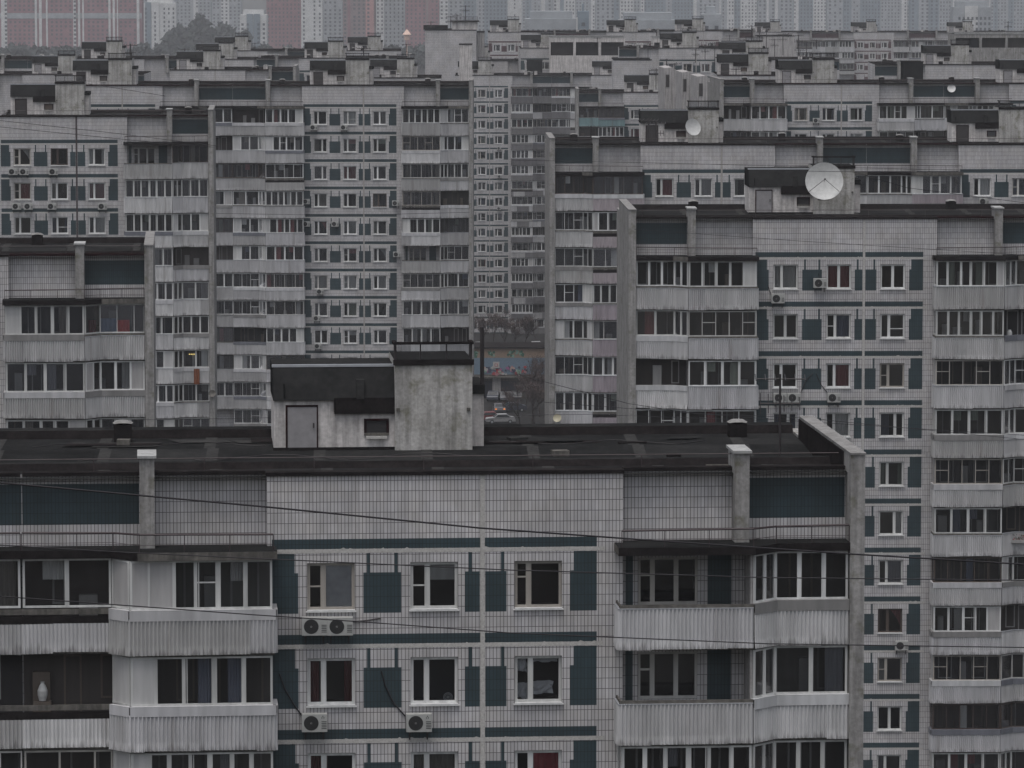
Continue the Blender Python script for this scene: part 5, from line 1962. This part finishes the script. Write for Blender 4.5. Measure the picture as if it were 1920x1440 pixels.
XS = [(979, 1014, 'grey_render', [(985, 996, 'blue_render')], 'grey hazy tower with blue bay right of the bright white edge'),
      (1015, 1046, 'white_render', [(1022, 1038, 'grey_render')], 'pale hazy tower with grey bay, second right of the bright edge'),
      (1047, 1078, 'white_render', [(1050, 1057, 'blue_render')], 'white hazy tower with a thin blue stripe above the red roof panels'),
      (1079, 1116, 'grey_render', [(1108, 1115, 'white_render')], 'grey tower with bands of windows and white right edge at top centre'),
      (1117, 1162, 'grey_render', [(1151, 1160, 'blue_render')], 'grey tower with dark blue right stripe right of top centre'),
      (1163, 1200, 'white_render', [(1188, 1199, 'grey_render')], 'bright blank white tower right of the dark blue stripe'),
      (1201, 1300, 'blue_render', [(1248, 1260, 'grey_render'), (1201, 1208, 'white_render')], 'wide dark blue grey tower with dense windows right of centre'),
      (1301, 1352, 'white_render', [(1306, 1348, 'grey_render')], 'pale tower with grey glazed middle above the far right roofs'),
      (1353, 1388, 'grey_render', [(1363, 1376, 'white_render'), (1377, 1387, 'blue_render')], 'striped white and blue tower behind the first tall aerial'),
      (1389, 1420, 'white_render', [], 'bright pale tower directly behind the tallest aerials'),
      (1421, 1486, 'grey_render', [(1437, 1441, 'white_render'), (1453, 1458, 'white_render')], 'grey tower with two thin white lines right of the tall aerials'),
      (1487, 1524, 'blue_render', [(1488, 1497, 'white_render')], 'blue grey tower with a pale left edge near a bright white speck'),
      (1525, 1550, 'white_render', [], 'narrow bright white tower left of the far red panel block'),
      (1551, 1580, 'grey_render', [], 'checkered grey tower above the left end of the red panel block'),
      (1581, 1650, 'blue_render', [(1596, 1612, 'grey_render')], 'teal grey tower above the red panel block'),
      (1651, 1706, 'grey_render', [(1690, 1700, 'white_render')], 'light grey hazy tower above the red panel'),
      (1707, 1760, 'blue_render', [(1722, 1740, 'grey_render')], 'pale lilac and teal tower left of the top right corner'),
      (1761, 1856, 'grey_render', [(1786, 1790, 'white_render'), (1854, 1856, 'white_render')], 'wide bluish tower with white framed front at top right'),
      (1857, 1990, 'grey_render', [(1862, 1870, 'blue_render'), (1890, 1900, 'blue_render')], 'grey striped tower in the top right corner')]
for i, (a, c, mt, st, lab) in enumerate(XS):
    tower(lab, a, c, 2.3 + .25 * ((i * 5) % 3) / 2, 82, mt, st, win=((2.6, 1.2), (3.1, 1.5), (2.3, 1.1))[i % 3])
tower('long pale low block with many windows under the towers at top centre', 985, 1082, 4.6, 41, 'grey_render', [(1083 - 3, 1083, 'white_render')], win=(2.0, 1.0))
tower('grey blue end of the pale low block under the towers', 1083, 1104, 4.6, 44, 'blue_render')
tower('second long pale low block under the towers, right of the red lift tower', 1160, 1268, 4.6, 40.5, 'grey_render', win=(2.0, 1.0))
tower('pale low block behind the lift tower at the far right roofs', 1315, 1352, 4.8, 44, 'grey_render')
tower('lit pale low building with window rows at top right', 1786, 1858, 3.6, 39, 'grey_render', [(1808, 1832, 'white_render')], win=(2.2, 1.1))

# far wood: reads as one mass
rng = random.Random(9)
rough_mat('far_foliage', (0.030, 0.038, 0.036), (0.045, 0.050, 0.048), .08, .6, False)
m = MB()


def crown(cx, cy, h, r):
    for _ in range(60):
        u, v = rng.uniform(0, 6.28), rng.uniform(-1, 1)
        q = (rng.random() ** .4)
        c = Vector((cx + r * q * math.cos(u) * math.sqrt(1 - v * v), cy + r * q * math.sin(u) * math.sqrt(1 - v * v), h * .62 + h * .38 * q * v))
        a = Vector((rng.uniform(-1, 1), rng.uniform(-1, 1), rng.uniform(-1, 1))).normalized() * 1.5
        b_ = Vector((rng.uniform(-1, 1), rng.uniform(-1, 1), rng.uniform(-1, 1))).normalized() * 1.3
        m.poly([c - a - b_, c + a - b_, c + a + b_, c - a + b_], 'far_foliage')
    m.box(cx - .3, cx + .3, cy - .3, cy + .3, 0, h * .5, 'bark')


for _ in range(420):
    px = rng.uniform(302, 462)
    top = 36 + (0.5 * (375 - px) if px < 375 else .35 * (px - 375)) + 9 * math.sin(px * .13) + 7 * math.sin(px * .31 + 1) + rng.uniform(-6, 12) + (rng.uniform(0, 60) if rng.random() < .7 else 0)
    s = rng.uniform(2.95, 3.15)
    P = at(px, top, s)
    if P.z > 3:
        crown(P.x, P.y, P.z, rng.uniform(2.2, 4.4))
for _ in range(330):
    px = rng.uniform(-40, 830)
    s = rng.uniform(2.95, 3.6)
    P = at(px, rng.uniform(82, 112) if px < 640 else rng.uniform(84, 100), s)
    crown(P.x, P.y, max(6, P.z), rng.uniform(3, 5))
tag(m.obj('distant_wood'), 'dark hazy wood at the foot of the far towers', None, None, 'stuff')
# small pale pointed pavilion roof left of the gable block
P = at(763, 75, 5.0)
m = MB()
plain('pavilion_cloth', (0.62, 0.44, 0.36), .8)
n = 8
for i in range(n):
    a, c = 2 * math.pi * i / n, 2 * math.pi * (i + 1) / n
    for (r0, z0, r1, z1) in ((1.1, P.z, 1.1, P.z + 2.0), (1.7, P.z + 2.0, .15, P.z + 4.0), (.18, 0, .18, P.z)):
        m.poly([(r0 * math.cos(a), r0 * math.sin(a), z0), (r0 * math.cos(c), r0 * math.sin(c), z0), (r1 * math.cos(c), r1 * math.sin(c), z1), (r1 * math.cos(a), r1 * math.sin(a), z1)], 'pavilion_cloth')
tag(m.obj('turret', None, (P.x, P.y, 0)), 'tiny pale pointed turret glowing before the pinkish tower', 'turret')

# ------------------------------------------------------------------ haze: one closed box of even density
HAZE = 0.000105
hm = bpy.data.materials.new('haze_air')
hm.use_nodes = True
ht = hm.node_tree
ht.nodes.clear()
ho = ht.nodes.new('ShaderNodeOutputMaterial')
hv = ht.nodes.new('ShaderNodeVolumePrincipled')
hv.inputs['Color'].default_value = (0.90, 0.91, 0.94, 1)
hv.inputs['Density'].default_value = HAZE
ht.links.new(hv.outputs[0], ho.inputs['Volume'])
MATS['haze_air'] = hm
m = MB()
m.box(-2800, 2800, -60, 5400, -1, 100, 'haze_air')
tag(m.obj('haze'), 'thin grey haze over the housing estate', None, None, 'stuff')
